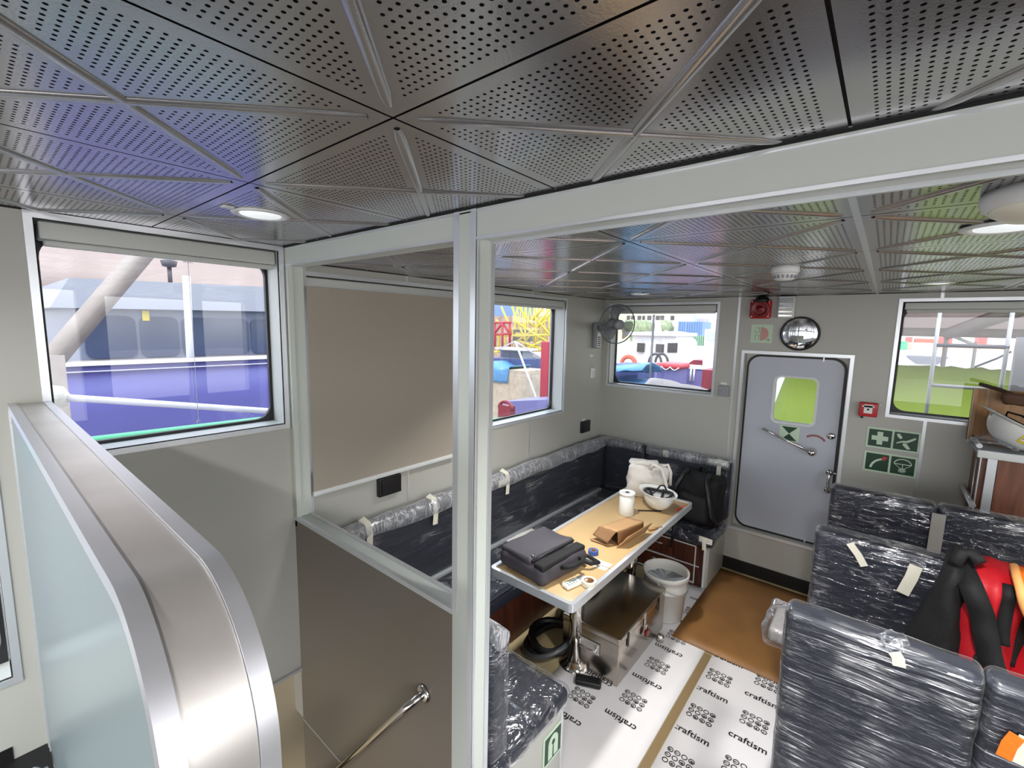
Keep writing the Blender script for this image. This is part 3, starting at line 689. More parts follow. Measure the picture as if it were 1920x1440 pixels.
p = at(1094, 787, 'X', XL); plate('small_label', 'tiny white label above the corner black socket', (XL, p.y-.03, p.z-.008), (XL+.002, p.y+.03, p.z+.008), 'paperw', 'label')
p = at(727, 908, 'X', XL); plate('black_socket', 'black wall socket under the lowered roller blind', (XL, p.y-.077, p.z-.055), (XL+.03, p.y+.077, p.z+.055), 'black', 'socket', [('socket_lid', (XL+.03, p.y-.062, p.z-.042), (XL+.037, p.y+.062, p.z+.042), 'black')])
p = at(1358, 733, 'Y', YB); plate('grey_switch', 'grey switch box on the back wall left of the door', (p.x-.042, YB-.03, p.z-.045), (p.x+.042, YB, p.z+.045), 'fan', 'switch', [('rocker', (p.x-.02, YB-.036, p.z-.02), (p.x+.02, YB-.03, p.z+.02), 'fan')])
p = at(1357, 719, 'Y', YB); plate('small_label', 'tiny white label above the grey switch left of the door', (p.x-.025, YB-.002, p.z-.008), (p.x+.025, YB, p.z+.008), 'paperw', 'label')

# ------------------------------------------------------------------ wall fan
c = Vector((-1.93, 3.86, 2.105)); ax = Vector((.80, -.55, -.10)).normalized()
rz = ax.to_track_quat('Z', 'Y').to_matrix().to_4x4(); Tf = Matrix.Translation(c) @ rz
r = thing('wall_fan', 'grey wall fan with round wire guard in the far corner', 'fan', (XL, 3.93, 1.86))
mb = MB().tube([Tf @ Vector((.178*math.cos(2*PI*k/48), .178*math.sin(2*PI*k/48), 0)) for k in range(48)], .0052, 8, closed=True)
obj('guard_rim', mb, M['fanr'], r)
mb = MB()
for k in range(36):
    a_ = 2*PI*k/36; cs, sn = math.cos(a_), math.sin(a_)
    mb.tube([Tf @ Vector((cs*q, sn*q, z)) for q, z in ((.178, 0), (.16, .028), (.10, .05), (.03, .055))], .0008, 4, cap=False)
    mb.tube([Tf @ Vector((cs*q, sn*q, z)) for q, z in ((.178, 0), (.16, -.035), (.10, -.05), (.045, -.052))], .0008, 4, cap=False)
obj('guard_wire', mb, M['fan'], r)
for k in range(3):
    def bl(u, v, a0=2*PI*k/3):
        rr = .035+.125*u; a_ = a0+(v-.5)*(1.15 if u < .9 else .95)*(.75+.4*u)-.5*u
        return Tf @ Vector((rr*math.cos(a_), rr*math.sin(a_), .02*(v-.5)*2*(1-.3*u)))
    obj('blade', MB().grid(bl, 8, 8, th=.002), M['blade'], r)
obj('hub', MB().lathe([(.0, .062), (.03, .060), (.044, .052), (.044, .02), (.03, -.02)], (0, 0, 0), 24, T=Tf), M['fan'], r)
obj('motor', MB().lathe([(.04, -.02), (.052, -.04), (.05, -.10), (.03, -.125), (0, -.13)], (0, 0, 0), 24, T=Tf), M['fan'], r)
obj('bracket', MB().rbox((XL, 3.885, 1.87), (XL+.05, 3.985, 2.12), .015, (1, 1, 1)), M['fan'], r)
obj('arm', MB().tube([(XL+.03, 3.935, 2.06), (-2.10, 3.93, 2.075), Tf @ Vector((0, 0, -.1))], .026, 10), M['fan'], r)
obj('control_panel', MB().box((XL+.05, 3.90, 1.885), (XL+.054, 3.97, 2.02)), M['whitep'], r)
mb = MB()
for k in range(5): mb.box((XL+.054, 3.91, 1.895+.02*k), (XL+.058, 3.955, 1.905+.02*k))
obj('speed_button', mb, M['black'], r)

# ------------------------------------------------------------------ ceiling fittings
def downlight(label, x_, y_, z, rr=.085):
    r = thing('downlight', label, 'lamp', (x_, y_, z), group='round ceiling downlights')
    obj('trim_ring', MB().lathe([(rr*.68, .02), (rr*.70, -.002), (rr*.86, -.007), (rr, -.003), (rr, .0)], (x_, y_, z), 40), M['whitep'], r)
    obj('diffuser', MB().lathe([(0, .012), (rr*.70, .012), (rr*.70, .016)], (x_, y_, z-.0165), 40), M['lampd'], r)
for x_, y_, lb in ((.12, -.7, 'added white downlight in the near ceiling, unseen behind the viewer to the right'), (-1.2, -.7, 'added white downlight in the near ceiling, unseen behind the viewer to the left')): downlight(lb, x_, y_, ZC1)  # added fittings out of view, housing lamps that brighten the near side
downlight('round white downlight in the ceiling beside the window facing the blue hull', -1.615, .66, ZC1)
p = at(1757, 530.5, 'Z', ZC2); downlight('white downlight ring above the window showing green tarpaulin', p.x, p.y, ZC2, .075)
p = at(1200, 550.5, 'Z', ZC2); downlight('white downlight ring near the far corner above the fan', p.x, p.y, ZC2, .075)
p = at(1893, 421, 'Z', ZC2); downlight('flat pale downlight at the right edge behind the domed lamp', p.x, p.y, ZC2-.004, .095)
p = at(426, 386, 'Z', ZC1); plate('ceiling_sensor', 'tiny white square sensor beside the ceiling downlight', (p.x-.016, p.y-.016, ZC1-.006), (p.x+.016, p.y+.016, ZC1), 'whitep', 'sensor')
p = Vector((.235, 1.36, ZC2))
r = thing('dome_lamp', 'round white surface lamp on the ceiling at the right edge', 'lamp', p)
obj('lamp_base', MB().lathe([(.115, 0), (.118, -.012), (.112, -.03), (.10, -.034)], p, 40), M['whitep'], r)
obj('dome', MB().lathe([(.104, -.030), (.10, -.04), (.08, -.052), (.04, -.060), (0, -.062)], p, 40), P('lamp_dome_cream', (238, 234, 214), .3), r)
obj('screw', MB().lathe([(.008, 0), (.006, -.006), (0, -.007)], p+Vector((-.03, .088, -.038)), 10), M['chrome'], r)
p = at(1473, 499, 'Z', ZC2); p.z = ZC2
r = thing('smoke_detector', 'white smoke detector under the lounge ceiling near the door', 'detector', p)
obj('detector_base', MB().lathe([(.052, 0), (.054, -.01), (.054, -.026), (.05, -.03)], p, 32), M['whitep'], r)
obj('detector_head', MB().lathe([(.05, -.030), (.046, -.040), (.040, -.054), (.03, -.060), (0, -.062)], p, 32), M['whitep'], r)
mb = MB()
for k in range(16):
    a_ = 2*PI*k/16; Tm = Matrix.Translation(p) @ Matrix.Rotation(a_, 4, 'Z'); mb.box((.038, -.004, -.054), (.0475, .004, -.040), 0, Tm)
obj('vent_slot', mb, M['fan'], r)

# ------------------------------------------------------------------ U-shaped bench wrapped in clear plastic
def puff(am, s1, seed): return lambda q, n_: am*(nz((q.x+seed, q.y, q.z), s1)+.5*nz((q.x, q.y+seed, q.z), s1*2.7))
def roll(am, s1, seed):
    return lambda q, n_: am*(.4+abs(nz((q.x+seed, q.y, q.z), s1)))
def bench_part(name, lo, hi, rr, n_, r, m='navy'):
    return obj(name, MB().rbox(lo, hi, rr, n_, seg=3), M[m], r)
def wrap(lo, hi, rr, n_, r, fm, am=.010, seed=0, g=.006, s1=7):
    lo = Vector(lo)-Vector((g, g, g)); hi = Vector(hi)+Vector((g, g, g))
    return obj('plastic_wrap', MB().rbox(lo, hi, rr+g, n_, disp=roll(am, s1, seed), seg=2), M[fm], r, label='clear plastic wrap')
G_ = 'benches around the table'
ZS, ZT = .45, .985
# left run
BX = XL+.014; XS = -1.665
r = thing('bench', 'long dark bench along the side wall under the windows, wrapped in clear plastic', 'bench', (-1.95, 2.6, 0), group=G_)
bench_part('base', (BX, YP+PT+.03, 0), (-1.72, 4.10, .34), .006, (1, 1, 1), r, 'woodr')
bench_part('seat', (BX, YP+PT+.02, .335), (XS, 4.10, ZS-.012), .035, (1, 6, 1), r)
bench_part('backrest', (BX, YP+PT+.02, ZS+.0), (XL+.105, 4.10, ZT-.012), .035, (1, 6, 2), r)
bench_part('backrest', (XL+.11, YB-.105, ZS), (XS, YB-.014, ZT-.012), .035, (3, 1, 3), r)
wrap((BX, YP+PT+.02, .42), (XS-.008, 4.09, ZS-.008), .02, (6, 30, 1), r, 'film3', .006, 3)
wrap((BX+.006, YP+PT+.025, ZS+.03), (XL+.105, 4.09, ZT-.02), .03, (3, 34, 8), r, 'film4', .012, 1)
wrap((XL+.12, YB-.105, ZS+.02), (XS-.01, YB-.022, ZT-.02), .03, (8, 3, 8), r, 'film4', .010, 8)
obj('plastic_roll', MB().tube([(XL+.084+.012*nz((0, y_*3, 0)), y_, ZT-.052+.012*nz((3, y_*4, 0))) for y_ in [1.1+.1*k for k in range(31)]], [.056+.014*nz((y_*.5, 2, 0), 3) for y_ in range(31)], 12), M['film5'], r, label='rolled-up clear plastic along the bench top')
obj('plastic_roll', MB().tube([(x_, YB-.085+.010*nz((x_*4, 0, 0)), ZT-.040+.012*nz((x_*5, 3, 0))) for x_ in [-2.06+.06*k for k in range(7)]], [.044+.010*nz((k*.7, 5, 0)) for k in range(7)], 12), M['film5'], r, label='rolled-up clear plastic along the bench top')
bench_part('piping', (-1.70, 1.66, ZS-.012), (XS+.003, 3.6, ZS+.002), .006, (1, 6, 1), r, 'navy')
bench_part('seat_seam', (XL+.10, YP+PT+.03, ZS-.004), (XL+.135, 3.98, ZS+.030), .012, (1, 6, 1), r, 'fan')
# back run
XS = -1.655
r = thing('bench', 'dark plastic-wrapped bench along the back wall, ending beside the door', 'bench', (-1.30, 3.86, 0), group=G_)
bench_part('base', (-1.64, 3.655, 0), (-.955, YB-.015, .36), .004, (1, 1, 1), r, 'woodr')
bench_part('end_panel', (-.957, 3.66, .0), (-.935, YB-.015, .40), .003, (1, 1, 1), r, 'wall')
bench_part('seat', (XS, 3.60, .36), (-.905, YB-.10, ZS-.004), .03, (4, 2, 1), r)
bench_part('backrest', (XS, YB-.105, ZS), (-.915, YB-.014, ZT-.012), .035, (6, 1, 3), r)
wrap((XS+.008, 3.60, .375), (-.905, YB-.10, ZS-.002), .03, (12, 8, 2), r, 'film3', .010, 9)
wrap((XS+.008, YB-.105, ZS+.02), (-.915, YB-.022, ZT-.02), .03, (14, 3, 8), r, 'film4', .010, 4)
obj('plastic_roll', MB().tube([(x_, YB-.085+.010*nz((x_*4, 0, 0)), ZT-.040+.012*nz((x_*5, 3, 0))) for x_ in [-1.645+.06*k for k in range(13)]], [.046+.010*nz((k*.7, 5, 0)) for k in range(13)], 12), M['film5'], r, label='rolled-up clear plastic along the bench top')
mb = MB()
for u0, u1, v0, v1 in ((-1.63, -1.22, .035, .16), (-1.63, -1.22, .18, .335), (-1.20, -.975, .035, .335)): mb.box((u0, 3.644, v0), (u1, 3.656, v1))
obj('drawer_front', mb, M['woodr'], r)
mb = MB()
for u0, u1, v0, v1 in ((-1.63, -1.0, .166, .174),): mb.box((u0, 3.640, v0), (u1, 3.656, v1))
mb.ring([(-1.64, .02), (-1.03, .02), (-1.03, .34), (-1.64, .34)], [(-1.632, .028), (-1.038, .028), (-1.038, .332), (-1.632, .332)], lambda u, v, w_: Vector((u, 3.650-w_, v)), .012)
mb.box((-.972, 3.648, 0), (-.955, 3.66, .37)); obj('drawer_trim', mb, M['white'], r)
for zz in (.125, .275):
    obj('drawer_handle', MB().tube([(-1.40, 3.646, zz), (-1.395, 3.63, zz), (-1.305, 3.63, zz), (-1.30, 3.646, zz)], .006, 8), M['chrome'], r)
def tape(r, pts, wd, m='tape', nrm=(0, -1, 0), name='tape_strip'):
    pts = [Vector(p) for p in pts]; nn = Vector(nrm).normalized(); vs = []
    for i, p in enumerate(pts):
        t = pts[min(i+1, len(pts)-1)]-pts[max(i-1, 0)]; s_ = t.cross(nn).normalized()*wd/2; vs += [p-s_, p+s_, p-s_+nn*.0015, p+s_+nn*.0015]
    fs = []
    for i in range(len(pts)-1):
        a, b = i*4, i*4+4; fs += [(a, a+1, b+1, b), (a+2, b+2, b+3, a+3), (a, b, b+2, a+2), (a+1, a+3, b+3, b+1)]
    n_ = len(pts)*4-4; fs += [(0, 2, 3, 1), (n_, n_+1, n_+3, n_+2)]
    return obj(name, MB().add(vs, fs, 0, False), M[m], r, label='strip of pale masking tape')
yb_ = YB-.118
tape(r, [(-1.09, yb_, ZT-.03), (-.93, yb_, ZT-.03)], .05); tape(r, [(-1.00, yb_-.004, ZT+.0), (-1.00, yb_-.004, ZT-.30)], .035); tape(r, [(-1.46, yb_-.002, ZT-.01), (-1.46, yb_-.002, ZT-.07)], .05)
tape(r, [(-1.0, 3.59, ZS-.015), (-.90, 3.59, ZS-.02)], .045); tape(r, [(-.96, 3.585, ZS-.01), (-.955, 3.585, ZS-.10)], .03)
L_ = [o for o in S.objects if o.name == 'bench'][0]
xf = XL+.125
for yy in (1.33, 1.80, 2.50): tape(L_, [(XL+.07, yy-.01, ZT+.018), (xf-.005, yy, ZT-.0), (xf+.006, yy+.005, ZT-.06), (xf+.003, yy, ZT-.16)], .038, nrm=(1, 0, .25))
tape(L_, [(xf+.004, 2.40, ZT-.055), (xf+.004, 2.50, ZT-.055)], .05, nrm=(1, 0, 0))
# near run, seen from its end
r = thing('bench', 'short plastic-wrapped bench behind the post with a green sign on its grey end', 'bench', (-1.3, 1.36, 0), group=G_)
y0 = YP+PT+.005
y0 += .008; bench_part('base', (-1.64, y0, 0), (-.985, 1.605, .37), .004, (1, 1, 1), r, 'wall')
bench_part('seat', (-1.655, y0, .365), (-.962, 1.635, ZS-.004), .03, (4, 2, 1), r)
bench_part('backrest', (-1.655, y0, ZS), (-.965, y0+.105, ZT-.03), .03, (5, 1, 3), r)
wrap((-1.645, y0+.01, .38), (-.962, 1.635, ZS-.002), .03, (16, 14, 3), r, 'film3', .013, 13, s1=9)
wrap((-1.645, y0+.008, ZS+.02), (-.967, y0+.11, ZT-.04), .03, (18, 3, 10), r, 'film1', .010, 14)
obj('plastic_roll', MB().tube([(x_, y0+.06+.01*nz((x_*5, 1, 0)), ZT-.03+.012*nz((x_*5, 3, 0))) for x_ in [-1.60+.06*k for k in range(11)]+[-.955]], [.04+.008*nz((k*.7, 5, 0)) for k in range(12)], 12), M['film5'], r, label='rolled-up clear plastic along the bench top')
bench_part('corner_trim', (-.990, 1.598, 0), (-.978, 1.612, .37), .002, (1, 1, 1), r, 'alu')
r = thing('safety_sign', 'green lifejacket sign on the grey end of the bench behind the post', 'sign', (-.985, 1.535, .125))
u0, u1, v0, v1 = 1.462, 1.612, .14, .29
SX = lambda u, v, w_: Vector((-.984+w_, u, v))
obj('board', MB().prism([(u0, v0), (u1, v0), (u1, v1), (u0, v1)], SX, .003), M['pale'], r)
obj('panel', MB().prism([(u0+.012, v0+.012), (u1-.012, v0+.012), (u1-.012, v1-.012), (u0+.012, v1-.012)], lambda u, v, w_: SX(u, v, w_+.003), .001), M['green'], r)
S2 = lambda u, v, w_: SX(u, v, w_+.004); cu = (u0+u1)/2; cv = (v0+v1)/2
mb = MB().prism([(cu-.038, cv-.055)]+[(cu+.038*math.cos(R(t)), cv+.016+.038*math.sin(R(t))) for t in range(180, -1, -15)]+[(cu+.038, cv-.055), (cu+.006, cv-.055), (cu+.004, cv+.01), (cu-.004, cv+.01), (cu-.006, cv-.055)], S2, .001)
obj('lifejacket_symbol', mb, M['pale'], r)
mb = MB().prism(circ(cu, cv+.018, .012, 14), lambda u, v, w_: S2(u, v, w_+.001), .001); obj('symbol_neck', mb, M['green'], r)

# ------------------------------------------------------------------ table
TX0, TX1, TY0, TY1, TZ = -1.572, -1.035, 1.752, 3.49, .742
r = thing('table', 'long tan table with aluminium edge on chrome pedestals', 'table', (-1.3, 2.62, 0))
obj('tabletop', MB().rbox((TX0+.01, TY0+.01, TZ-.03), (TX1-.01, TY1-.01, TZ-.004), .004, (1, 1, 1), seg=1), M['tabtop'], r)
ou = rrect(TX0, TY0, TX1, TY1, .03); inn = rrect(TX0+.022, TY0+.022, TX1-.022, TY1-.022, .015)
obj('table_edge', MB().ring(ou, inn, lambda u, v, w_: Vector((u, v, TZ-.036+w_)), .044), M['alu'], r)
for yy in (2.26, 3.02):
    lg = obj('leg', MB().lathe([(.044, .012), (.044, TZ-.036)], (-1.305, yy, 0), 32), M['chrome'], r)
    obj('base_flange', MB().lathe([(.095, .0), (.095, .010), (.06, .016), (.05, .03), (.044, .032)], (-1.305, yy, 0), 32), M['chrome'], lg)
obj('leaf_joint', MB().box((TX0+.022, 2.195, TZ-.0045), (TX1-.022, 2.202, TZ-.003)), M['greyt'], r)
mb = MB().grid(lambda u, v: Vector((TX1-.045-.40*u+.01*nz((u*9, v*3, 1)), 2.16+.09*v+.02*nz((u*4, 2, 0)), TZ-.0035)), 14, 3)
obj('white_tape', mb, M['tape'], r)

# things on the table
tz = TZ-.003
r = thing('laptop_bag', 'dark charcoal laptop bag lying flat on the near end of the table', 'bag', (-1.36, 1.98, tz))
Tb = Matrix.Translation((-1.365, 1.985, tz)) @ Matrix.Rotation(R(-6), 4, 'Z')
obj('body', MB().rbox((-.175, -.20, 0.0), (.165, .20, .108), .048, (6, 6, 2), T=Tb, disp=puff(.014, 6, 2)), M['bag'], r)
obj('pocket', MB().rbox((-.17, -.185, .085), (.06, .185, .126), .03, (6, 6, 1), T=Tb, disp=puff(.014, 7, 5)), M['bag'], r)
obj('zip', MB().tube([Tb @ Vector(p) for p in ((.064, -.175, .112), (.072, -.08, .118), (.074, .05, .118), (.064, .175, .112))], .006, 8), M['black'], r)
obj('flap', MB().rbox((.075, -.185, .08), (.15, .185, .116), .016, (3, 6, 1), T=Tb, disp=puff(.006, 6, 8)), M['blackm'], r)
obj('stud', MB().lathe([(.010, 0), (.009, .004), (0, .006)], Tb @ Vector((.045, -.15, .127)), 14), M['chrome'], r)
obj('handle', MB().tube([Tb @ Vector(p) for p in ((.155, -.05, .07), (.19, -.055, .085), (.215, -.02, .09), (.215, .06, .085), (.19, .095, .08), (.155, .09, .07))], .012, 8), M['blackm'], r)
obj('side_strap', MB().tube([Tb @ Vector(p) for p in ((.15, .12, .05), (.20, .16, .03), (.21, .22, .02), (.15, .24, .015), (.08, .215, .03))], .011, 8), M['blackm'], r)
Tr = Matrix.Translation((-1.135, 1.935, tz)) @ Matrix.Rotation(R(-14), 4, 'Z')
r = thing('remote_control', 'white remote control beside the laptop bag on the table', 'remote', (-1.135, 1.935, tz))
obj('case', MB().rbox((-.026, -.075, 0), (.026, .075, .022), .009, (1, 1, 1), T=Tr), M['whitep'], r)
obj('screen', MB().box((-.018, .022, .022), (.018, .062, .0228), 0, Tr), M['fan'], r)
mb = MB()
for i in range(3):
    for j in range(4): mb.rbox((-.02+.015*i, -.06+.018*j, .0215), (-.01+.015*i, -.05+.018*j, .024), .001, (1, 1, 1), T=Tr, seg=1)
obj('button', mb, M['signink'], r)
def tape_roll(label, c, R0, r0, h, m):
    r = thing('tape_roll', label, 'tape', c)
    obj('tape', MB().lathe([(r0, 0), (R0, 0), (R0, h), (r0, h), (r0, 0)], c, 28, smooth=False), M[m], r); obj('core', MB().lathe([(r0-.003, .001), (r0, .001), (r0, h-.001), (r0-.003, h-.001), (r0-.003, .001)], c, 28, smooth=False), M['card'], r)
tape_roll('roll of white masking tape lying on the table beside the remote', (-1.078, 1.978, tz), .040, .027, .026, 'tape')
tape_roll('small roll of blue tape on the table in front of the cardboard box', (-1.225, 2.285, tz), .030, .018, .022, 'blue')
# torn carton
c = Vector((-1.20, 2.60, tz)); Tc = Matrix.Translation(c) @ Matrix.Rotation(R(-8), 4, 'Z') @ Matrix.Diagonal((.9, .76, .95, 1))
r = thing('cardboard_box', 'torn open brown cardboard box in the middle of the table', 'box', c)
def panel(name, q, m='card', par=r, th=.003, wob=.006):
    A, B, C_, D = [Vector(p) for p in q]
    f = lambda u, v: Tc @ (A.lerp(B, u).lerp(D.lerp(C_, u), v)+Vector((0, 0, wob*nz((u*3+A.x*20, v*3, A.y*9)))))
    obj(name, MB().grid(f, 6, 6, th=th), M[m], par)
panel('top', [(-.085, -.17, .085), (.055, -.17, .095), (.060, .23, .075), (-.075, .23, .065)])
panel('side', [(-.095, -.17, .002), (-.085, -.17, .085), (-.075, .23, .065), (-.085, .23, .002)], 'card')
panel('bottom', [(-.095, -.17, .002), (.06, -.17, .002), (.06, .23, .002), (-.085, .23, .002)], 'cardi', wob=0)
panel('side', [(.058, -.15, .004), (.057, -.16, .093), (.060, .22, .073), (.062, .22, .004)], 'cardi')
panel('flap', [(.075, -.20, .002), (.125, -.14, .075), (.120, .24, .085), (.075, .22, .004)], 'card')
panel('flap', [(-.09, -.17, .085), (-.10, -.24, .040), (.03, -.25, .030), (.05, -.17, .093)], 'cardi')
panel('flap', [(-.095, -.17, .004), (-.11, -.26, .012), (.02, -.24, .010), (.05, -.17, .004)], 'card')
c = Vector((-1.335, 2.955, tz)); r = thing('white_canister', 'white paper canister with lid standing on the table before the cloth bag', 'canister', c)
obj('body', MB().lathe([(.050, 0), (.052, .004), (.052, .150), (.050, .152)], c, 32), M['whitep'], r); obj('lid', MB().lathe([(.052, .148), (.056, .150), (.056, .166), (.050, .168), (.047, .164), (0, .164)], c, 32), M['whitep'], r)
obj('lid_mark', MB().box(c+Vector((-.012, -.01, .1642)), c+Vector((.014, .012, .167))), M['black'], r)
def helmet(label, T, loc, sticker=False):
    r = thing('hard_hat', label, 'helmet', loc, group='white hard hats')
    sh = [(.132*math.cos(R(a)), .135*math.sin(R(a))) for a in range(0, 91, 9)]
    dsp = lambda p: Vector((p.x*.12, 0, 0))
    mb = MB().lathe(sh, (0, 0, 0), 36, T=None, disp=dsp); mb.f.pop(0); mb.mi.pop(0); mb.sm.pop(0)
    mb.lathe([(q[0]-.004, q[1]-.004) for q in sh[:-1]]+[(0, .131)], (0, 0, 0), 36, disp=dsp)
    k = [i for i, f in enumerate(mb.f) if len(f) > 4]
    for i in reversed(k): mb.f.pop(i); mb.mi.pop(i); mb.sm.pop(i)
    mb.xf(T); obj('shell', mb, M['whitep'], r)
    mb = MB().grid(lambda u, v: T @ Vector(((.145+v*(.028+.03*max(0, math.cos(2*PI*u))))*math.cos(2*PI*u)*1.10, (.128+v*.018)*math.sin(2*PI*u), -.012*v+.002)), 40, 3, th=.003)
    obj('brim', mb, M['whitep'], r)
    mb = MB().tube([T @ Vector((.118*math.cos(2*PI*k/28)*1.1, .115*math.sin(2*PI*k/28), .006+.012*math.sin(4*PI*k/28))) for k in range(28)], .011, 8, closed=True)
    for a in (0, 60, 120): mb.tube([T @ Vector((.118*math.cos(R(a))*math.cos(R(t)), .118*math.sin(R(a))*math.cos(R(t)), .085*math.sin(R(t)))) for t in range(0, 181, 20)], .009, 6)
    obj('harness', mb, M['black'], r)
    mb = MB().tube([T @ Vector(p) for p in ((.03, .115, 0), (.05, .10, -.035), (.02, .03, -.05), (-.04, -.06, -.035), (-.03, -.115, 0))], .006, 8); obj('chin_strap', mb, M['black'], r)
    if sticker:
        for nm, s_, m_, off in (('sticker', 1.0, 'yellow', .0015), ('sticker_centre', .86, 'paperw', .0022)):
            def f(u, v):
                a = R(-98)+(u-.5)*.72*s_; e_ = R(24)+(v-.5)*.40*(s_ if s_ == 1 else .45); q = .133+off
                return T @ Vector((q*1.12*math.cos(a)*math.cos(e_), q*math.sin(a)*math.cos(e_), (.136+off)*math.sin(e_)))
            obj(nm, MB().grid(f, 8, 4), M[m_], r)
        mb = MB()
        for k in range(9):
            def f(u, v, k=k):
                a = R(-98)+(-.40+.095*k+.05*u)*.72; e_ = R(24)+(-.11+.16*v+.05*math.sin(k*2.3))*.30; q = .1358
                return T @ Vector((q*1.12*math.cos(a)*math.cos(e_), q*math.sin(a)*math.cos(e_), .1388*math.sin(e_)))
            mb.grid(f, 2, 2)
        obj('sticker_print', mb, M['black'], r)
    return r
c = Vector((-1.20, 3.20, tz+.127)); helmet('white hard hat lying upside down at the far end of the table', Matrix.Translation(c) @ Matrix.Rotation(R(150), 4, 'Z') @ Matrix.Rotation(PI, 4, 'X') @ Matrix.Diagonal((.80, .80, .94, 1)), (c.x, c.y, tz))
# white cloth bag
c = Vector((-1.37, 3.385, tz)); r = thing('cloth_bag', 'crumpled white cloth bag standing at the far end of the table', 'bag', c)
Tg = Matrix.Translation(c) @ Matrix.Rotation(R(24), 4, 'Z')
obj('body', MB().rbox((-.15, -.05, .0), (.15, .06, .27), .04, (8, 4, 8), T=Tg, disp=puff(.028, 7, 3)), M['cloth'], r)
tape_pts = lambda x_: [Tg @ Vector(p) for p in ((x_, -.075, .25), (x_+.02, -.10, .30), (x_+.08, -.10, .27), (x_+.12, -.09, .15), (x_+.13, -.085, .05))]
obj('handle', MB().tube(tape_pts(.02), .014, 8), M['cloth'], r); obj('handle', MB().tube([Tg @ Vector(p) for p in ((.10, .0, .26), (.15, -.01, .28), (.175, -.01, .22), (.175, -.01, .12))], .012, 8), M['cloth'], r)
obj('folded_top', MB().rbox((-.145, -.045, .255), (.08, .05, .30), .02, (6, 3, 1), T=Tg, disp=puff(.02, 8, 6)), M['cloth'], r)
single_ = lambda *a: single(*a)
mb = MB().box((0, 0, 0), (.011, .15, .011)); mb.xf(Matrix.Translation((-1.085, 3.27, tz+.0005)) @ Matrix.Rotation(R(-12), 4, 'Z')); tag(single('red_pencil', mb, P('orange_red_paint', (226, 84, 54), .5)), 'flat orange-red carpenter pencil on the table beside the upside-down hard hat', 'pencil')
mb = MB().box((0, 0, 0), (.012, .17, .006)); mb.xf(Matrix.Translation((-1.30, 3.075, tz+.0005)) @ Matrix.Rotation(R(-52), 4, 'Z')); tag(single('black_pen', mb, M['black']), 'thin dark stick between canister and hard hat on the table', 'pen')
mb = MB().tube([(-1.10, 2.80, tz+.008), (-1.075, 2.86, tz+.008), (-1.05, 2.90, tz+.008)], .008, 8); tag(single('wooden_stick', mb, M['woodl']), 'short pale wooden stick on the table beside the cardboard box', 'stick')
mb = MB().grid(lambda u, v: Vector((-2.09+.15*u+.03*v, 2.50+.30*v-.05*u, ZS+.016+.008*nz((u*3, v*3, 2)))), 6, 6, th=.001)
tag(single('paper_sheet', mb, M['paperw']), 'white paper sheet lying on the side bench behind the laptop bag', 'paper')
mb = MB().grid(lambda u, v: Vector((-1.86+.20*u, 3.75+.16*v, ZS+.014+.01*nz((u*5, v*5, 7)))), 8, 8, th=.002)
tag(single('yellow_cloth', mb, P('dull_yellow_cloth', (150, 146, 92), .8)), 'dull yellow cloth lying in the corner of the bench', 'cloth')
# backpack
c = Vector((-1.09, 3.86, ZS+.012)); r = thing('backpack', 'black backpack leaning on the bench beside the door', 'backpack', c)
Tk = Matrix.Translation(c) @ Matrix.Rotation(R(-8), 4, 'Z') @ Matrix.Rotation(R(-9), 4, 'X')
obj('body', MB().rbox((-.19, -.12, 0), (.17, .10, .42), .08, (6, 4, 6), T=Tk, disp=puff(.022, 6, 4)), M['blackm'], r)
obj('front_pocket', MB().rbox((-.15, -.19, .02), (.14, -.08, .24), .05, (5, 2, 4), T=Tk, disp=puff(.016, 7, 9)), M['blackm'], r)
for sx in (-1, 1): obj('strap', MB().tube([Tk @ Vector((sx*.09-.01+q[0]*sx, q[1], q[2])) for q in ((0, -.10, .42), (.01, -.17, .38), (.05, -.20, .26), (.09, -.20, .12), (.12, -.14, .04))], .02, 8), M['black'], r)
obj('handle', MB().tube([Tk @ Vector(q) for q in ((-.05, .0, .41), (-.04, -.01, .46), (.03, -.01, .46), (.04, 0, .41))], .012, 8), M['black'], r)
obj('hanging_strap', MB().tube([Tk @ Vector(q) for q in ((-.05, -.16, .03), (-.055, -.285, .0), (-.06, -.305, -.05), (-.06, -.305, -.20))], .012, 8), M['black'], r)

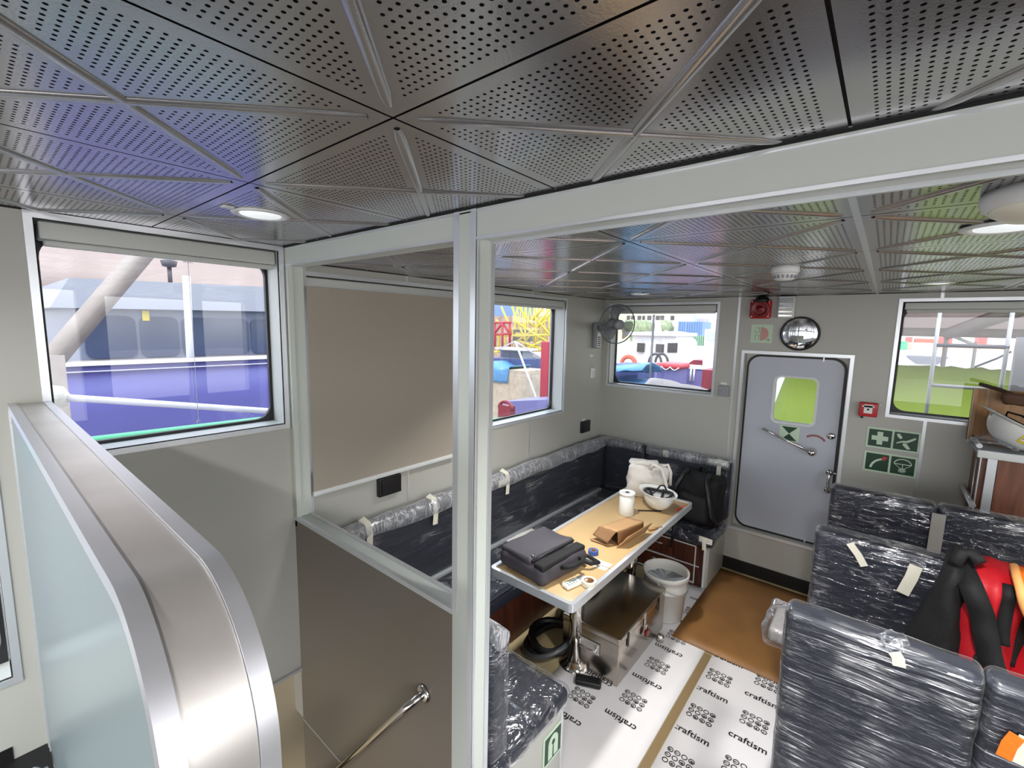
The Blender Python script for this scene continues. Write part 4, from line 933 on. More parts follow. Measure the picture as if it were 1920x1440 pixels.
# ------------------------------------------------------------------ floor sheets, mat and things on the floor
def print_sheet(name, label, x0, x1, y0, y1, cols, flip, seedy):
    r = thing(name, label, 'floor sheet', ((x0+x1)/2, (y0+y1)/2, 0))
    obj('sheet', MB().grid(lambda u, v: Vector((x0+(x1-x0)*u, y0+(y1-y0)*v, .0035+.0012*nz((u*5, v*7, seedy)))), 10, 24, th=.0015), M['paper'], r)
    mb = MB(); zi = .0056
    for (cx, oy) in cols:
        k = 0
        while True:
            yy = y0+oy+.345*k; k += 1
            if yy > y1-.03: break
            if yy < y0+.03: continue
            Tt = Matrix.Translation((cx, yy, zi)) @ Matrix.Rotation(PI if flip else 0, 4, 'Z') @ Matrix.Translation((0, -.013, 0))
            t = text_mb('craftism', .056, Tt)
            vs = [v for v in t.v]
            if all(x0+.004 < v[0] < x1-.004 for v in vs): merge(mb, t)
            else:
                keep = [f for f in t.f if all(x0+.004 < t.v[i][0] < x1-.004 for i in f)]
                if keep: mb.add(t.v, keep)
            ci = Vector((cx, yy+.16, zi))
            if ci.y > y1-.06: continue
            for i in range(4):
                for j in range(3):
                    q = (ci.x+(i-1.5)*.034, ci.y+(j-1)*.036)
                    if not (x0+.02 < q[0] < x1-.02): continue
                    mb.ring(circ(*q, .0145, 14), circ(*q, .0105, 14), lambda u, v, w_: Vector((u, v, zi+w_)), .0002)
                    for b in range((i*7+j*5) % 4):
                        a = R(b*60+20*i); mb.prism([(q[0]+.009*math.cos(a), q[1]+.009*math.sin(a)), (q[0]+.009*math.cos(a+2.8), q[1]+.009*math.sin(a+2.8)), (q[0]+.009*math.cos(a+3.4), q[1]+.009*math.sin(a+3.4))], lambda u, v, w_: Vector((u, v, zi+w_)), .0002)
    obj('printed_pattern', mb, M['ink'], r)
    return r
print_sheet('floor_sheet', 'white printed floor paper running under the table and steel chest', -1.36, -.722, 1.09, 3.66, [(-.905, 1.0-.02), (-1.135, 1.0-.19), (-1.135+.0, 9)], True, 1)
print_sheet('floor_sheet', 'white printed floor paper along the seats, lettering readable upright', -.672, .6, 1.09, 2.98, [(-.585, 1.13-.345*3), (-.352, 1.27-.345*3), (-.119, 1.13-.345*3), (.114, 1.27-.345*3)], False, 5)
mb = MB().grid(lambda u, v: Vector((-.938+1.5*u, 2.905+1.16*v, .0105+.002*nz((u*4, v*4, 3)))), 12, 12, th=.003)
tag(single('hardboard_sheet', mb, M['brown']), 'brown hardboard sheet laid on the floor before the door', 'floor sheet')
mb = MB()
mb.grid(lambda u, v: Vector((-.717+.04*u, 1.10+1.79*v, .0048+.0006*nz((0, v*9, 3)))), 2, 20); tag(single('brown_tape', mb, P('brown_packing_tape', (140, 118, 84), .45)), 'brown tape strip joining the two printed floor papers', 'tape')
# steel chest
CX0, CX1, CY0, CY1, CZ = -1.395, -1.015, 2.252, 2.945, .305
r = thing('steel_chest', 'stainless steel tool chest with padlock under the table edge', 'chest', ((CX0+CX1)/2, (CY0+CY1)/2, .008))
obj('body', MB().rbox((CX0, CY0, .008), (CX1, CY1, CZ-.04), .004, (1, 1, 1), seg=2), M['chest'], r)
obj('lid', MB().rbox((CX0-.004, CY0-.004, CZ-.042), (CX1+.004, CY1+.004, CZ), .006, (1, 1, 1), seg=2), M['chest'], r)
for yy in (2.36, 2.82):
    o = obj('hasp', MB().rbox((CX1+.004, yy-.009, CZ-.10), (CX1+.009, yy+.009, CZ-.012), .002, (1, 1, 1), seg=1), M['black'], r)
yy = 2.60
obj('lock_hasp', MB().rbox((CX1+.004, yy-.013, CZ-.10), (CX1+.010, yy+.013, CZ-.008), .002, (1, 1, 1), seg=1), M['steel'], r)
o = obj('padlock', MB().rbox((CX1+.010, yy-.018, CZ-.155), (CX1+.028, yy+.018, CZ-.115), .004, (1, 1, 1), seg=2), M['redd'], r)
obj('shackle', MB().tube([(CX1+.019, yy-.012, CZ-.118), (CX1+.019, yy-.012, CZ-.09), (CX1+.019, yy, CZ-.078), (CX1+.019, yy+.012, CZ-.09), (CX1+.019, yy+.012, CZ-.118)], .0035, 8), M['chrome'], o)
mb = MB().box((CX0+.12, CY0-.008, CZ-.16), (CX0+.26, CY0-.0045, CZ-.09)); o = obj('handle_plate', mb, M['steel'], r)
obj('handle', MB().tube([(CX0+.135, CY0-.008, CZ-.105), (CX0+.135, CY0-.03, CZ-.125), (CX0+.19, CY0-.034, CZ-.13), (CX0+.245, CY0-.03, CZ-.125), (CX0+.245, CY0-.008, CZ-.105)], .007, 8), M['chrome'], o)
# bucket
c = Vector((-1.075, 3.11, .012)); r = thing('bucket', 'white plastic bucket standing behind the steel chest', 'bucket', c)
pr = [(.0, .0), (.128, .0), (.131, .006), (.143, .21), (.150, .212), (.150, .232), (.144, .234), (.151, .30), (.160, .303), (.160, .335), (.154, .338), (.150, .33), (.146, .30), (.126, .02), (0, .02)]
obj('body', MB().lathe(pr, c, 48), M['pail'], r)
obj('contents', MB().lathe([(0, .262), (.1425, .258)], c, 40, disp=lambda p: Vector((0, 0, .012*nz((p.x*14, p.y*14, 1))))), M['paint'], r)
obj('bail', MB().tube([c+Vector((.158*math.cos(R(a)), .158*math.sin(R(a)), .315-.11*math.sin(R(a+100))*.9)) for a in range(-100, 81, 15)], .003, 6), M['steel'], r)
# vacuum cleaner and hose
c = Vector((-1.50, 2.62, 0.004)); r = thing('vacuum_cleaner', 'black drum vacuum cleaner with coiled hose under the table', 'vacuum cleaner', c)
obj('drum', MB().lathe([(.12, .03), (.14, .04), (.145, .26), (.12, .29)], c, 32), M['black'], r); obj('motor_head', MB().lathe([(.15, .285), (.15, .33), (.12, .38), (.05, .40), (0, .40)], c, 32), P('dark_grey_plastic', (52, 52, 54), .35), r)
mb = MB()
for k in range(4): mb.lathe([(.0, .0), (.022, .008), (.022, .03), (0, .04)], c+Vector((.11*math.cos(PI/4+k*PI/2), .11*math.sin(PI/4+k*PI/2), 0)), 12)
obj('caster', mb, M['black'], r)
pts = []
for k in range(90):
    a = k/89*4.0*PI+1; rr = .155+.018*math.sin(k*.35); pts.append((-1.50+rr*math.cos(a)*.82, 2.29+rr*math.sin(a), .03+.075*k/89+.015*math.sin(a)))
pts += [(-1.47, 2.47, .16), (-1.49, 2.52, .18)]
obj('hose', MB().tube(pts, [.021+.0018*(k % 2) for k in range(len(pts))], 10), M['black'], r)
obj('coil_hose', MB().tube([(-1.50+.185*math.cos(R(a))*.8, 2.27+.185*math.sin(R(a)), .075+.05*math.sin(R(a+60))) for a in range(0, 360, 10)], .016, 8, closed=True), P('grey_hose', (70, 72, 74), .3), r)
mb = MB().rbox((-.075, -.032, 0), (.075, .032, .035), .012, (2, 1, 1)); mb.xf(Matrix.Translation((-1.155, 2.165, .006)) @ Matrix.Rotation(R(24), 4, 'Z'))
tag(single('hose_nozzle', mb, M['black']), 'flat black nozzle on the floor before the steel chest', 'nozzle')
p = at(1225, 1218, 'Z', .03); mb = MB().lathe([(.0, 0), (.022, .004), (.026, .03), (.018, .05), (0, .056)], (-.975, 2.80, .006), 16); tag(single('small_glass', mb, M['chrome']), 'small shiny metal cup on the floor beside the chest front', 'cup')
# plastic bundle on the near deck
p = at(118, 1432, 'Z', ZD+.06); c = Vector((-1.575, .022, ZD)); mb = MB().lathe([(0, 0), (.038, .0), (.046, .03), (.048, .20), (.045, .33), (.03, .36), (.0, .37)], c, 24, disp=lambda q: q*(.12*nz(q*30)))
tag(single('plastic_bundle', mb, M['bag_clear']), 'clear plastic bundle on the dark deck beside the frosted panel', 'plastic bag')

# ------------------------------------------------------------------ passenger seats with stretch film
SW = .462; KS = .938; ZR = 2.063
kz = lambda z: ZR-(ZR-z)*KS
def make_seat(label, fm='film2', arm=True):
    r = thing('passenger_seat', label, 'seat', group='film-wrapped passenger seats')
    tilt = Matrix.Translation((0, .055, .42)) @ Matrix.Rotation(R(4.5), 4, 'X')
    def shape(q, n_): return 0
    mb = MB().rbox((0, -.045, 0), (SW, .045, .732), .024, (4, 1, 6), T=tilt, seg=4); obj('backrest', mb, M['navy'], r, world=False)
    mb = MB().rbox((.02, .06, .35), (SW-.02, .46, .455), .035, (3, 3, 1)); obj('seat_cushion', mb, M['navy'], r, world=False)
    mb = MB().rbox((-.004, -.050, .02), (SW+.003, .050, .740), .028, (20, 4, 28), T=tilt, disp=lambda q, n_: .006*abs(nz((q.x*3+1, q.y, q.z*9), 2.2))+.004*nz((q.x*2, q.z*2, 4), 6), seg=4)
    obj('plastic_wrap', mb, M[fm], r, world=False, label='clear stretch film')
    for x_ in (.06, SW-.06):
        mb = MB().tube([(x_, .10, .36), (x_, .10, .02)], .018, 10); mb.tube([(x_, .42, .36), (x_, .42, .02)], .018, 10); mb.rbox((x_-.025, .05, 0), (x_+.025, .47, .02), .004, (1, 1, 1), seg=1)
        obj('leg', mb, M['steel'], r, world=False)
    if arm:
        obj('armrest', MB().rbox((-.070, .14, .90), (-.012, .34, .955), .015, (1, 3, 1)), M['greyt'], r, world=False)
        obj('armrest_wrap', MB().rbox((-.090, .12, .885), (-.004, .355, .97), .02, (3, 6, 3), disp=lambda q, n_: .012*nz(q*14)), M['film3'], r, world=False, label='clear film')
    return r
seats = [('dark plastic-wrapped seat in the nearest row, beside the printed floor paper', -.174, 1.712, 'film2', True), ('dark wrapped seat with orange sticker at the right end of the nearest row', .296, 1.712, 'film2', False),
         ('dark plastic-wrapped seat in the middle row, next to the red vests', -.174, 2.514, 'film1', False), ('dark wrapped seat in the middle row that carries the red vests', .296, 2.514, 'film1', False),
         ('dark plastic-wrapped seat in the far row, below the safety signs', -.174, 3.302, 'film1', False), ('dark wrapped seat in the far row below the wooden counter', .296, 3.302, 'film1', False)]
protos = {}; ST = []
for lab, x_, y_, fm, arm in seats:
    k = (fm, arm)
    if k in protos: o = copy_tree(protos[k]); o['label'] = lab
    else: o = make_seat(lab, fm, arm); protos[k] = o
    o.location = (x_, y_, 0.004); ST.append(o)
def seat_tape(s_, pts, wd, m='tape', lab='strip of pale masking tape'):
    o = tape(s_, [Vector(p)+Vector((x_y[0], x_y[1], .004)) for p in pts for x_y in (s_.location,)], wd, m); o['label'] = lab; return o
def bk(u, z): z += .058; return (u, .055-.064-(z-.42)*math.tan(R(4.5)), z)     # on the rear face of a backrest
seat_tape(ST[2], [bk(.13, 1.075), bk(.165, 1.03), bk(.19, .985)], .028); seat_tape(ST[2], [bk(.355, 1.05), bk(.345, .99), bk(.325, .91)], .042)
seat_tape(ST[0], [bk(.275, 1.09), bk(.285, 1.075), bk(.29, 1.05)], .03)
seat_tape(ST[4], [bk(SW+.012, 1.06), bk(SW+.012, .80)], .055, 'greyt', 'strip of grey tape'); seat_tape(ST[1], [bk(.06, .98), bk(.05, .945), bk(.045, .90)], .03, 'orange', 'orange sticker'); seat_tape(ST[1], [bk(.075, .985), bk(.07, .90)], .025, 'tape', 'torn pale tape')
# knot of film on the nearest seat
obj('film_knot', MB().lathe([(.0, -.02), (.03, -.01), (.034, .012), (.02, .03), (0, .034)], Vector((-.174+.27, 1.68, 1.158)), 14, disp=lambda q: q*(.4*nz(q*60))), M['film3'], ST[0])

# red vests hung on the middle row
def vest(label, x0, x1, y, z0, z1, m, seed, straps):
    r = thing('life_vest', label, 'life vest', ((x0+x1)/2, y, z0))
    w_ = x1-x0
    def f(u, v):
        z = z0+(z1-z0)*v; top = max(0, v-.86)/.14
        xx = x0+w_*u*(.86+.14*v)+.012*nz((v*3, seed, u*2)); b = .035*nz((u*4+seed, v*3, 0))+.05*math.sin(PI*min(1, max(0, u)))
        return Vector((xx, y-.05-b+(.15*top*top), z-.04*top*abs(u-.5)))
    obj('front_panel', MB().grid(f, 16, 22, th=.028), M[m], r)
    for nm, pts, wd in straps:
        vs = []
        P3 = [f(u, v)+Vector((0, -.014, 0)) for u, v in pts]
        n2 = 12; Q = []
        for i in range(len(pts)-1):
            for k in range(n2): t = k/n2; u = pts[i][0]*(1-t)+pts[i+1][0]*t; v = pts[i][1]*(1-t)+pts[i+1][1]*t; Q.append(f(u, v)+Vector((0, -.010, 0)))
        mb = MB()
        for i, p in enumerate(Q):
            t = (Q[min(i+1, len(Q)-1)]-Q[max(i-1, 0)]); s_ = t.cross(Vector((0, -1, 0))).normalized()*wd/2; vs += [p-s_, p+s_, p+s_+Vector((0, -.012, 0)), p-s_+Vector((0, -.012, 0))]
        fs = []
        for i in range(len(Q)-1):
            a, b = 4*i, 4*i+4
            for k in range(4): fs.append((a+k, a+(k+1) % 4, b+(k+1) % 4, b+k))
        fs += [(0, 1, 2, 3), tuple(4*(len(Q)-1)+k for k in (3, 2, 1, 0))]
        obj(nm, mb.add(vs, fs, 0, True), M['blackm'], r)
    return r
yv = 2.60*KS
vest('red life vest with crossed black straps hung over the middle row seat', .318*KS, .520*KS, yv, kz(.50), kz(1.155), 'redc', 1, [('strap', [(.02, .97), (.35, .72), (.62, .45), (1.02, .12)], .07), ('strap', [(.02, .97), (-.06, .6), (-.16, .25), (-.2, .02)], .055), ('side_panel', [(.58, .45), (.56, .2), (.58, .0)], .075), ('strap', [(.68, .93), (.74, .75), (.78, .55)], .035)])
vest('second red life vest beside the first, at the right edge of the photo', .485*KS, .70*KS, yv+.012, kz(.50), kz(1.13), 'redc', 5, [('strap', [(.0, .97), (.05, .7), (.0, .4)], .06), ('strap', [(.9, .95), (.7, .5), (.8, .1)], .05)])
r = thing('black_jacket', 'black jacket hung at the left of the red life vests', 'jacket', (.27, yv, .66))
def f(u, v):
    z = kz(.62+.55*v); wd = .15*(1-v)+.035; return Vector(((.325-wd+wd*1.3*u)*KS, yv-.055-.04*math.sin(PI*u)-.01*nz((u*5, v*6, 2))+.13*max(0, v-.85)/.15, z))
obj('body', MB().grid(f, 10, 16, th=.03), M['blackm'], r)
obj('collar', MB().tube([(a_*KS, yv+b_, kz(c_)) for a_, b_, c_ in ((.30, -.06, 1.13), (.32, -.04, 1.175), (.35, -.03, 1.18), (.375, -.05, 1.155))], .022, 10), M['blackm'], r)
r = thing('orange_vest', 'orange vest folded over the red life vests at the right edge', 'vest', (.53, yv, .98))
def f(u, v):
    return Vector(((.475+.20*u+.10*(1-v)*(1-v))*KS, yv-.125-.03*math.sin(PI*u)+.015*nz((u*4, v*4, 9))+.12*max(0, v-.8)/.2, kz(.93+.235*v-.06*u*(1-v))))
obj('cloth', MB().grid(f, 12, 12, th=.02), M['orange'], r)
obj('bound_edge', MB().tube([f(0, v/10)+Vector((-.004, -.012, 0)) for v in range(11)], .013, 8), P('pale_orange_edge', (250, 176, 104), .6), r)

# ------------------------------------------------------------------ wooden counter by the right window
r = thing('counter', 'walnut counter with pale metal edges beside the right window', 'counter', (.9, 3.75, 0))
KX, KY = .475, 3.80
obj('body', MB().box((KX+.02, KY, .0), (1.7, YB-.02, 1.37)), M['wood'], r)
obj('top', MB().rbox((KX-.005, KY-.075, 1.375), (1.7, YB-.02, 1.40), .004, (1, 1, 1), seg=1), M['paint'], r)
mb = MB().tube([(KX-.0, YB-.03, 1.425), (KX, KY-.04, 1.425)], .014, 10); obj('handrail', mb, M['white'], r)
obj('front_edge', MB().rbox((KX-.01, KY-.09, 1.365), (1.7, KY-.07, 1.41), .005, (1, 1, 1), seg=2), M['white'], r)
obj('front_panel', MB().box((KX+.09, KY-.012, .0), (1.7, KY, 1.36)), M['wood'], r)
mb = MB().box((KX+.045, KY-.022, .0), (KX+.085, KY, 1.365)); mb.box((KX+.017, KY-.004, 0), (KX+.022, KY+.02, 1.37)); obj('corner_post', mb, M['alu'], r)
mb = MB().tube([(KX-.006, YB-.05, 1.09), (KX+.01, KY-.03, 1.06)], .016, 10); mb.tube([(KX+.008, KY+.05, 1.33), (KX+.008, KY+.055, .95)], .003, 6); obj('side_rail', mb, M['alu'], r)
r = thing('wooden_box', 'light brown open wooden box standing on the counter', 'box', (.8, 3.97, 1.40))
bx0, bx1, by0, by1, bz0, bz1 = .452, 1.25, 4.02, 4.105, 1.402, 1.735
obj('side_panel', MB().box((bx0, by0, bz0), (bx0+.016, by1, bz1)), M['woodl'], r); obj('rear_panel', MB().box((bx0, by1-.016, bz0), (bx1, by1, bz1)), M['woodl'], r)
obj('side_panel', MB().box((bx1-.016, by0, bz0), (bx1, by1, bz1)), M['woodl'], r); obj('bottom', MB().box((bx0, by0, bz0), (bx1, by1, bz0+.012)), M['woodl'], r)
obj('corner_cleat', MB().box((bx0+.016, by1-.05, bz0), (bx0+.05, by1-.016, bz1)), M['card'], r)
obj('yellow_edge', MB().box((bx0-.003, by0, bz0), (bx0, by0+.02, bz1)), X['sand'], r)
cr_ = Vector((-.48, -.02, -.88)).normalized(); Q0 = cr_.to_track_quat('Z', 'Y').to_matrix().to_4x4()
lab_ = Vector((math.cos(R(-98))*math.cos(R(24)), math.sin(R(-98))*math.cos(R(24)), math.sin(R(24))))
roll = max(range(0, 360, 5), key=lambda a: ((Q0 @ Matrix.Rotation(R(a), 4, 'Z')) @ lab_).dot(Vector((.28, -.90, -.30))))
Th = Matrix.Translation((.645, 3.86, 1.553)) @ Q0 @ Matrix.Rotation(R(roll), 4, 'Z')
helmet('white hard hat with yellow sticker tilted on the wooden counter', Th, (.645, 3.86, 1.40), True)
mb = MB().grid(lambda u, v: Vector((.425+.20*u, 3.76+.10*v-.06*u, 1.435+.035*math.sin(PI*u)*(.5+v)+.02*nz((u*5, v*5, 3)))), 10, 8, th=.002)
tag(single('plastic_pouch', mb, M['bag_clear']), 'clear plastic pouch hanging over the counter rail before the hard hat', 'pouch')
r = thing('work_gloves', 'brown work glove and dark stick lying across the box on the counter', 'glove', (.6, 3.9, 1.70))
obj('stick', MB().tube([(.475, 4.07, 1.765), (.56, 4.01, 1.742), (.64, 3.97, 1.705)], .012, 8), P('dark_brown', (70, 52, 40), .6), r)
obj('glove', MB().rbox((.57, 3.95, 1.655), (.72, 4.015, 1.725), .025, (4, 3, 2), disp=puff(.02, 12, 2), T=None), P('brown_leather', (92, 64, 46), .7), r)

# ------------------------------------------------------------------ outside the windows
def out(name, mb, m, label, cat, group=None):
    return tag(single(name, mb, m), label, cat, group)
GZ = -1.4
struct('ground', MB().box((-90, -40, GZ-.2), (60, 90, GZ)), X['quay'])
# blue vessel alongside
r = thing('blue_ship', 'blue-hulled vessel with dark bridge windows moored alongside', 'ship', (-7.5, 1, GZ))
mb = MB().grid(lambda u, v: Vector((-6.0-.25*(1-v)+.0*u, -5+10.2*u, GZ+(1.60-GZ)*v)), 8, 6, th=.1); obj('hull', mb, X['hull'], r)
mb = MB().box((-6.06, -5, 1.60), (-5.96, 5.2, 1.635)); mb.box((-5.99, -5, 1.54), (-5.97, 5.2, 1.548)); obj('gunwale', mb, X['hullw'], r)
mb = MB().box((-14, -5, GZ), (-6.1, 5.2, 1.30)); obj('deck_body', mb, X['sup'], r)
# bridge house
hx = -8.2
mb = MB().box((-12, 1.0, 1.30), (hx, 6.5, 2.50)); obj('wheelhouse', mb, P('house_grey', (104, 110, 126), .5), r)
mb = MB().prism([(0.75, 2.18), (7, 2.30), (7, 2.75), (0.95, 2.56)], lambda u, v, w_: Vector((hx+.15-w_, u, v)), 4); obj('roof_edge', mb, X['sup'], r)
for a, b in ((1.06, 1.60), (1.64, 2.1), (2.14, 3.07), (3.10, 3.9)):
    o = obj('bridge_window', MB().prism(rrect(a, 1.52, b, 2.10, .1), FL(hx+.02), .02), X['win'], r)
obj('brow', MB().box((hx, .9, 1.42), (hx+.12, 6.5, 1.50)), X['beam'], r)
obj('searchlight', MB().tube([(hx-.3, 2.12, 2.6), (hx-.3, 2.12, 2.86)], .03, 8).lathe([(.0, 0), (.09, .02), (.11, .10), (.0, .13)], (hx-.3, 2.12, 2.84), 12), P('dark_lamp', (70, 66, 70), .5), r)
obj('notice', MB().box((hx+.021, 1.68, 2.04), (hx+.03, 1.76, 2.18)), X['yel'], r)
mb = MB().tube([(-7.0, 1.9, 1.3), (-7.0, 1.92, 2.62)], .045, 8); obj('mast_post', mb, X['hullw'], r)
o = thing('awning_strut', 'slanting beige beam in front of the blue ship bridge', 'beam', (-5.4, .5, GZ))
A, B = at(100, 672, 'X', -5.4), at(285, 455, 'X', -5.4); d = (B-A).normalized(); A2 = A-d*.02; B2 = B+d*1.2
obj('beam', MB().tube([A2, B2], .085, 4), X['beam'], o); obj('foot', MB().box((-5.5, A.y-.10, GZ), (-5.3, A.y+.06, A.z+.03)), X['beam'], o)
mb = MB().grid(lambda u, v: Vector((-15, -6+18*u, 2.9+4.5*v-1.1*u+.1*nz((u*5, v*2, 0)))), 12, 6, th=.05); mb.box((-15.1, -6, GZ), (-14.9, -5.8, 6)); mb.box((-15.1, 11.8, GZ), (-14.9, 12.0, 6))
out('awning_sheet', mb, X['awn'], 'beige cloth screen hanging behind the blue ship', 'awning')
for k, (px, lab) in enumerate(((98, 'distant yellow lattice mast at the left edge of the first window'), (126, 'distant yellow crane mast right of the leftmost one'))):
    a = at(px, 560, 'X', -30); b = at(px, 598, 'X', -30); r = thing('crane_mast', lab, 'crane', (-30, a.y, GZ), group='distant yellow crane masts')
    for s_ in (-.2, .2): obj('upright', MB().tube([(-30, a.y+s_, GZ), (-30, a.y+s_*.5, a.z+1)], .12, 6), X['yel'], r)
    mb = MB()
    for q in range(8): mb.tube([(-30, a.y-.2*(-1)**q, a.z-2.4+q*.42), (-30, a.y+.2*(-1)**q, a.z-2.0+q*.42)], .09, 5)
    obj('bracing', mb, X['yel'], r)
# mooring pole and green bulwark of the own ship
A = at(100, 744, 'X', -3.5); B = at(508, 771, 'X', -3.3)
r = thing('mooring_pole', 'pale slanting pole with cream rope knot outside the first window', 'pole', A)
obj('pole', MB().tube([A, B, B+(B-A)*.3], .020, 10), X['pole'], r)
obj('rope_knot', MB().lathe([(0, -.07), (.05, -.05), (.07, 0), (.05, .05), (0, .065)], A, 16, disp=lambda q: q*(.5*nz(q*28))), X['rope'], r)
obj('rope_tail', MB().tube([A, A+Vector((.02, -.02, -.10)), A+Vector((.0, -.03, -.4)), A+Vector((.1, -.02, -1.0)), Vector((A.x+.12, A.y, GZ))], .012, 6), X['rope'], r)
ry = [(-2.4, 1.47), (.4, 1.446), (1.24, 1.432), (1.36, 1.40), (1.46, 1.29), (1.6, 1.24), (2.4, 1.16), (3.6, 1.095), (5.5, 1.05), (8.6, 1.05)]
r = thing('green_bulwark', 'green-topped bulwark rail just outside the side windows', 'rail', (-3.0, 3, GZ))
mb = MB()
for (a, b), (c_, d) in zip(ry, ry[1:]): mb.add([(-2.97, a, b-.05), (-2.97, c_, d-.05), (-2.97, c_, GZ), (-2.97, a, GZ), (-3.03, a, b-.05), (-3.03, c_, d-.05), (-3.03, c_, GZ), (-3.03, a, GZ)], [(0, 1, 2, 3), (5, 4, 7, 6), (0, 4, 5, 1), (3, 2, 6, 7)])
obj('bulwark', mb, X['hullw'], r); obj('cap_rail', MB().tube([(-3.0, a, b) for a, b in ry], .034, 8), X['green'], r)
mb = MB().box((-3.0, -2.4, GZ), (-2.37, 4.29, .2)); mb.box((-3.0, 4.29, GZ), (3.2, 10.5, .25)); struct('exterior_side_deck', mb, X['grey'])

# third window: crane, crate, boat, red post
yc = 16
r = thing('lattice_crane', 'yellow lattice crane base behind the crates', 'crane', at(985, 640, 'Y', yc)*1.0); r.location.z = GZ
def lat(px0, py0, px1, py1, y, w_=.05):
    return [at(px0, py0, 'Y', y), at(px1, py1, 'Y', y)], w_
yl = [(960, 575, 985, 640), (985, 640, 1035, 575), (985, 575, 985, 655), (1005, 572, 1005, 660), (930, 600, 962, 625), (940, 575, 962, 625), (925, 630, 1035, 628), (925, 660, 1035, 655), (962, 600, 1025, 640), (1025, 600, 970, 640), (1000, 590, 1033, 630), (935, 630, 935, 662), (948, 630, 948, 662), (975, 640, 1030, 660), (1015, 640, 970, 662), (1020, 575, 1000, 600), (970, 572, 1000, 612), (1035, 585, 1010, 612)]
mb = MB()
for q in yl: p_, w_ = lat(*q, yc); mb.tube(p_, w_, 5)
for x_ in (962, 1005):
    for s_ in (-6, 6): mb.tube([at(x_+s_, 660, 'Y', yc), Vector((at(x_+s_, 660, 'Y', yc).x, yc, GZ))], .07, 6)
for k in range(9):
    mb.tube([at(962+k*8, 572, 'Y', yc+.8), at(970+k*8, 655, 'Y', yc+.4)], .03, 5); mb.tube([at(1034-k*8, 572, 'Y', yc+.8), at(1024-k*8, 650, 'Y', yc+.5)], .03, 5)
obj('yellow_lattice', mb, X['yel'], r)
mb = MB()
for q in ((925, 605, 958, 605), (925, 628, 958, 626), (925, 628, 942, 605), (958, 628, 942, 605), (942, 605, 942, 650), (956, 606, 956, 650), (928, 606, 928, 650)): mb.tube(lat(*q, yc-.5)[0], .055, 5)
obj('red_lattice', mb, X['red'], r)
a = at(962, 618, 'Y', yc+.3); b = at(990, 632, 'Y', yc+.3); obj('cab', MB().box((a.x, yc+.3, b.z-.2), (b.x, yc+1.2, a.z)), X['wdark'], r); obj('cab_plate', MB().box((a.x+.15, yc+.27, b.z-.02), (b.x-.15, yc+.3, a.z-.12)), X['yel'], r)
a = at(900, 568, 'Y', 26); b = at(1036, 668, 'Y', 26); mb = MB().box((a.x-3, 26, GZ), (b.x+1, 28, a.z-1.0)); out('storage_yard', mb, P('yard_brown', (150, 128, 112), .9, var=.4, vscale=1.2), 'brown clutter of a storage yard behind the crane', 'yard')
a = at(905, 565, 'Y', 27.5); b = at(950, 602, 'Y', 27.5); mb = MB().box((a.x-1, 28.1, GZ), (b.x, 31, a.z)); out('blue_shed', mb, X['bluec'], 'blue shed behind the crane at the left of the third window', 'shed')
y = 12
a = at(922, 656, 'Y', y+1.2); b = at(985, 692, 'Y', y+1.2)
r = thing('small_boat', 'small navy boat with white wheelhouse behind the tarped crate', 'boat', ((a.x+b.x)/2, y+1.6, GZ))
m_ = (a.z+b.z)/2
obj('hull', MB().prism([(a.x-1, GZ), (b.x, GZ), (b.x+.2, m_+.05), (a.x-1, m_-.05)], lambda u, v, w_: Vector((u, y+1.2+w_, v)), .9), X['tarpd'], r)
obj('cabin', MB().box((a.x+.25, y+1.4, m_-.05), (b.x-.25, y+2, a.z+.05)), X['sup'], r); obj('cabin_window', MB().box((a.x+.32, y+1.38, m_+.06), (b.x-.32, y+1.4, a.z-.02)), X['win'], r)
obj('cabin_roof', MB().box((a.x+.1, y+1.3, a.z+.03), (b.x-.1, y+2.1, a.z+.10)), X['hullw'], r)
a = at(922, 690, 'Y', y); b = at(984, 728, 'Y', y)
r = thing('tarped_crate', 'pale wooden crate half covered by a blue tarpaulin', 'crate', ((a.x+b.x)/2, y, GZ))
obj('crate', MB().box((a.x-.4, y, GZ), (b.x, y+1.2, a.z)), X['crate'], r)
mb = MB().grid(lambda u, v: Vector((a.x-.5+u*.85*(b.x-a.x)+.1*v, y-.06-.05*nz((u*5, v*4, 0))+(1.2*max(0, v-.6)/.4), b.z+.08+(a.z-b.z+.10)*min(1, v/.6)*(.85+.15*math.cos(u*5))+.02)), 12, 8, th=.02)
obj('tarpaulin', mb, X['tarp'], r)
A, B, C_ = at(966, 640, 'Y', y-1), at(1006, 748, 'Y', y-1), at(935, 655, 'Y', y)
mb = MB().tube([A, B, Vector((B.x+.3, B.y, GZ))], .035, 6); mb.tube([A, C_], .025, 6); mb.tube([A, at(1015, 672, 'Y', y)], .025, 6)
out('derrick_mast', mb, X['pole'], 'thin grey slanting mast with stays before the yellow crane', 'mast')
a = at(985, 665, 'Y', 14.4); b = at(1025, 725, 'Y', 14.4); mb = MB().rbox((a.x, 14.4, GZ), (b.x+1.4, 15.6, a.z), .3, (4, 4, 6), disp=puff(.25, 1.5, 3)); out('net_pile', mb, X['net'], 'pale heap of fishing net beside the red post', 'net')
a = at(1014, 640, 'Y', 8.4); b = at(1036, 640, 'Y', 8.4); mb = MB().rbox((a.x, 8.4, GZ), (b.x, 8.62, a.z), .03, (1, 1, 1)); out('red_post', mb, X['red'], 'tall red post at the edge of the crane window', 'post')
